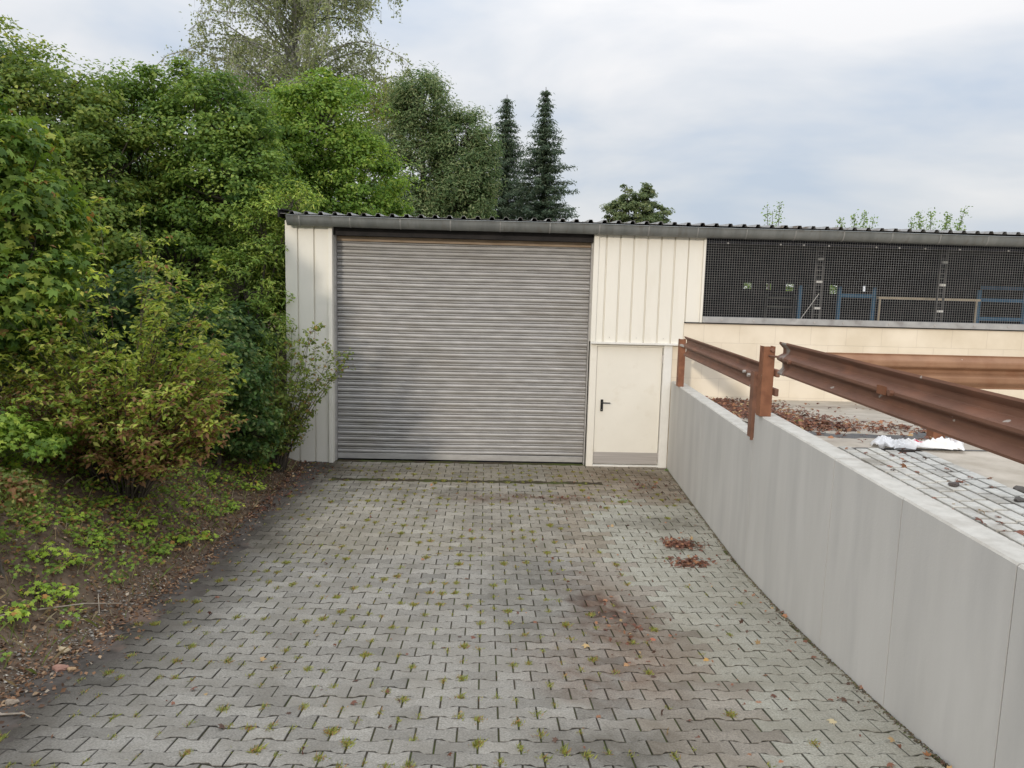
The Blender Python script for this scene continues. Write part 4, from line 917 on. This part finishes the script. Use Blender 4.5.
for i in range(320):
    cx_, cy, rx_, ry_ = random.choice([(2.45, 8.05+.95, .22, .16), (2.38, 8.35, .24, .16), (1.3, 6.5, .3, .7), (1.0, 11.05, 1.0, .1), (2.6, 11.8, .3, .5)])
    y = random.gauss(cy, ry_*.5); x = random.gauss(cx_, rx_*.5)
    if x < wx(y)-.03: P.append((x, y, float(rz(y))+.006))
for i in range(230):
    y = random.uniform(3.6, 12.6); x = wx(y)-(abs(random.gauss(.1, .9)) if i % 12 else abs(random.gauss(0, .05)))-.03; P.append((x, y, float(rz(y))+.006))
for i in range(500):
    y = random.uniform(9.8, 13.0); x = -3.08+abs(random.gauss(0, .3))*(y-9)/3.5; P.append((x, y, float(rz(y))+.006))
for i in range(160): y = random.uniform(3.6, 12.5); P.append((random.uniform(-2.6, 2), y, float(rz(y))+.005))
dead('fallen_leaves', P, rng.uniform(.022, .066, len(P)), tilt=.6)
P = []
for i in range(420):
    cx_, cy = random.choice([(2.42, 9.0), (2.37, 8.36)]); P.append((random.gauss(cx_, .11), random.gauss(cy, .085), float(rz(8.5))+.006+random.uniform(0, .02)))
dead('leaf_heap', P, rng.uniform(.035, .07, len(P)), w=[.4, .3, .2, .08, .02])
def one_leaf(u_, v_, s, c, label):
    p = on_bank(u_, v_); p = Vector((p.x, p.y, float(rz(p.y))+.012)); n = 1
    o = leaves('fallen_leaf', np.array([tuple(p)]), np.array([(.1, -.2, 1)]), np.array([s]), np.array([c]), dl, shape=LOB, base=tuple(p)); tag(o, label, 'leaf')
one_leaf(836, 722, .085, (.52, .44, .27), 'pale yellow fallen leaf on the light pavers near the wall, lower right')
one_leaf(811, 640, .085, (.60, .50, .30), 'cream fallen leaf touching the foot of the concrete wall')
one_leaf(655, 640, .07, (.40, .15, .09), 'bright red brown fallen leaf right of the reddish stain')
one_leaf(588, 650, .08, (.48, .34, .16), 'yellow fallen leaf in the middle right of the ramp')
one_leaf(622, 666, .07, (.42, .24, .12), 'orange fallen leaf just below the yellow leaf in mid ramp')
one_leaf(702, 660, .075, (.50, .30, .10), 'golden brown curled leaf between the ramp middle and the wall')
one_leaf(866, 688, .075, (.30, .16, .10), 'brown fallen leaf lying next to the wall foot')
one_leaf(757, 702, .075, (.34, .19, .12), 'light brown fallen leaf on the pale pavers left of the cream one')
one_leaf(848, 703, .065, (.12, .07, .05), 'dark shrivelled leaf above the pale yellow leaf')
# small weed by the door and on the leaf pile
for (p, s, nl, lab) in (((3.16, 12.85, -.05), .06, 12, 'tiny green weed growing at the foot of the door frame'), ((3.62, 8.55, float(tz(8.55))), .09, 24, 'small green weed growing out of the dead leaf pile'), ((2.05, 10.9, -.045), .05, 10, 'tiny weed in the paving before the side door')):
    P, N, mb, c, sz = herb(p, s, nl, cols=[(.12, .22, .04), (.08, .16, .03)], w=(.5, .5), ls=.035)
    t = thing('weed', lab, 'weed', p); mb.build('stems', bark, t); leaves('leaves', np.array(P), np.array(N), sz, c, herbm, t, LOB)
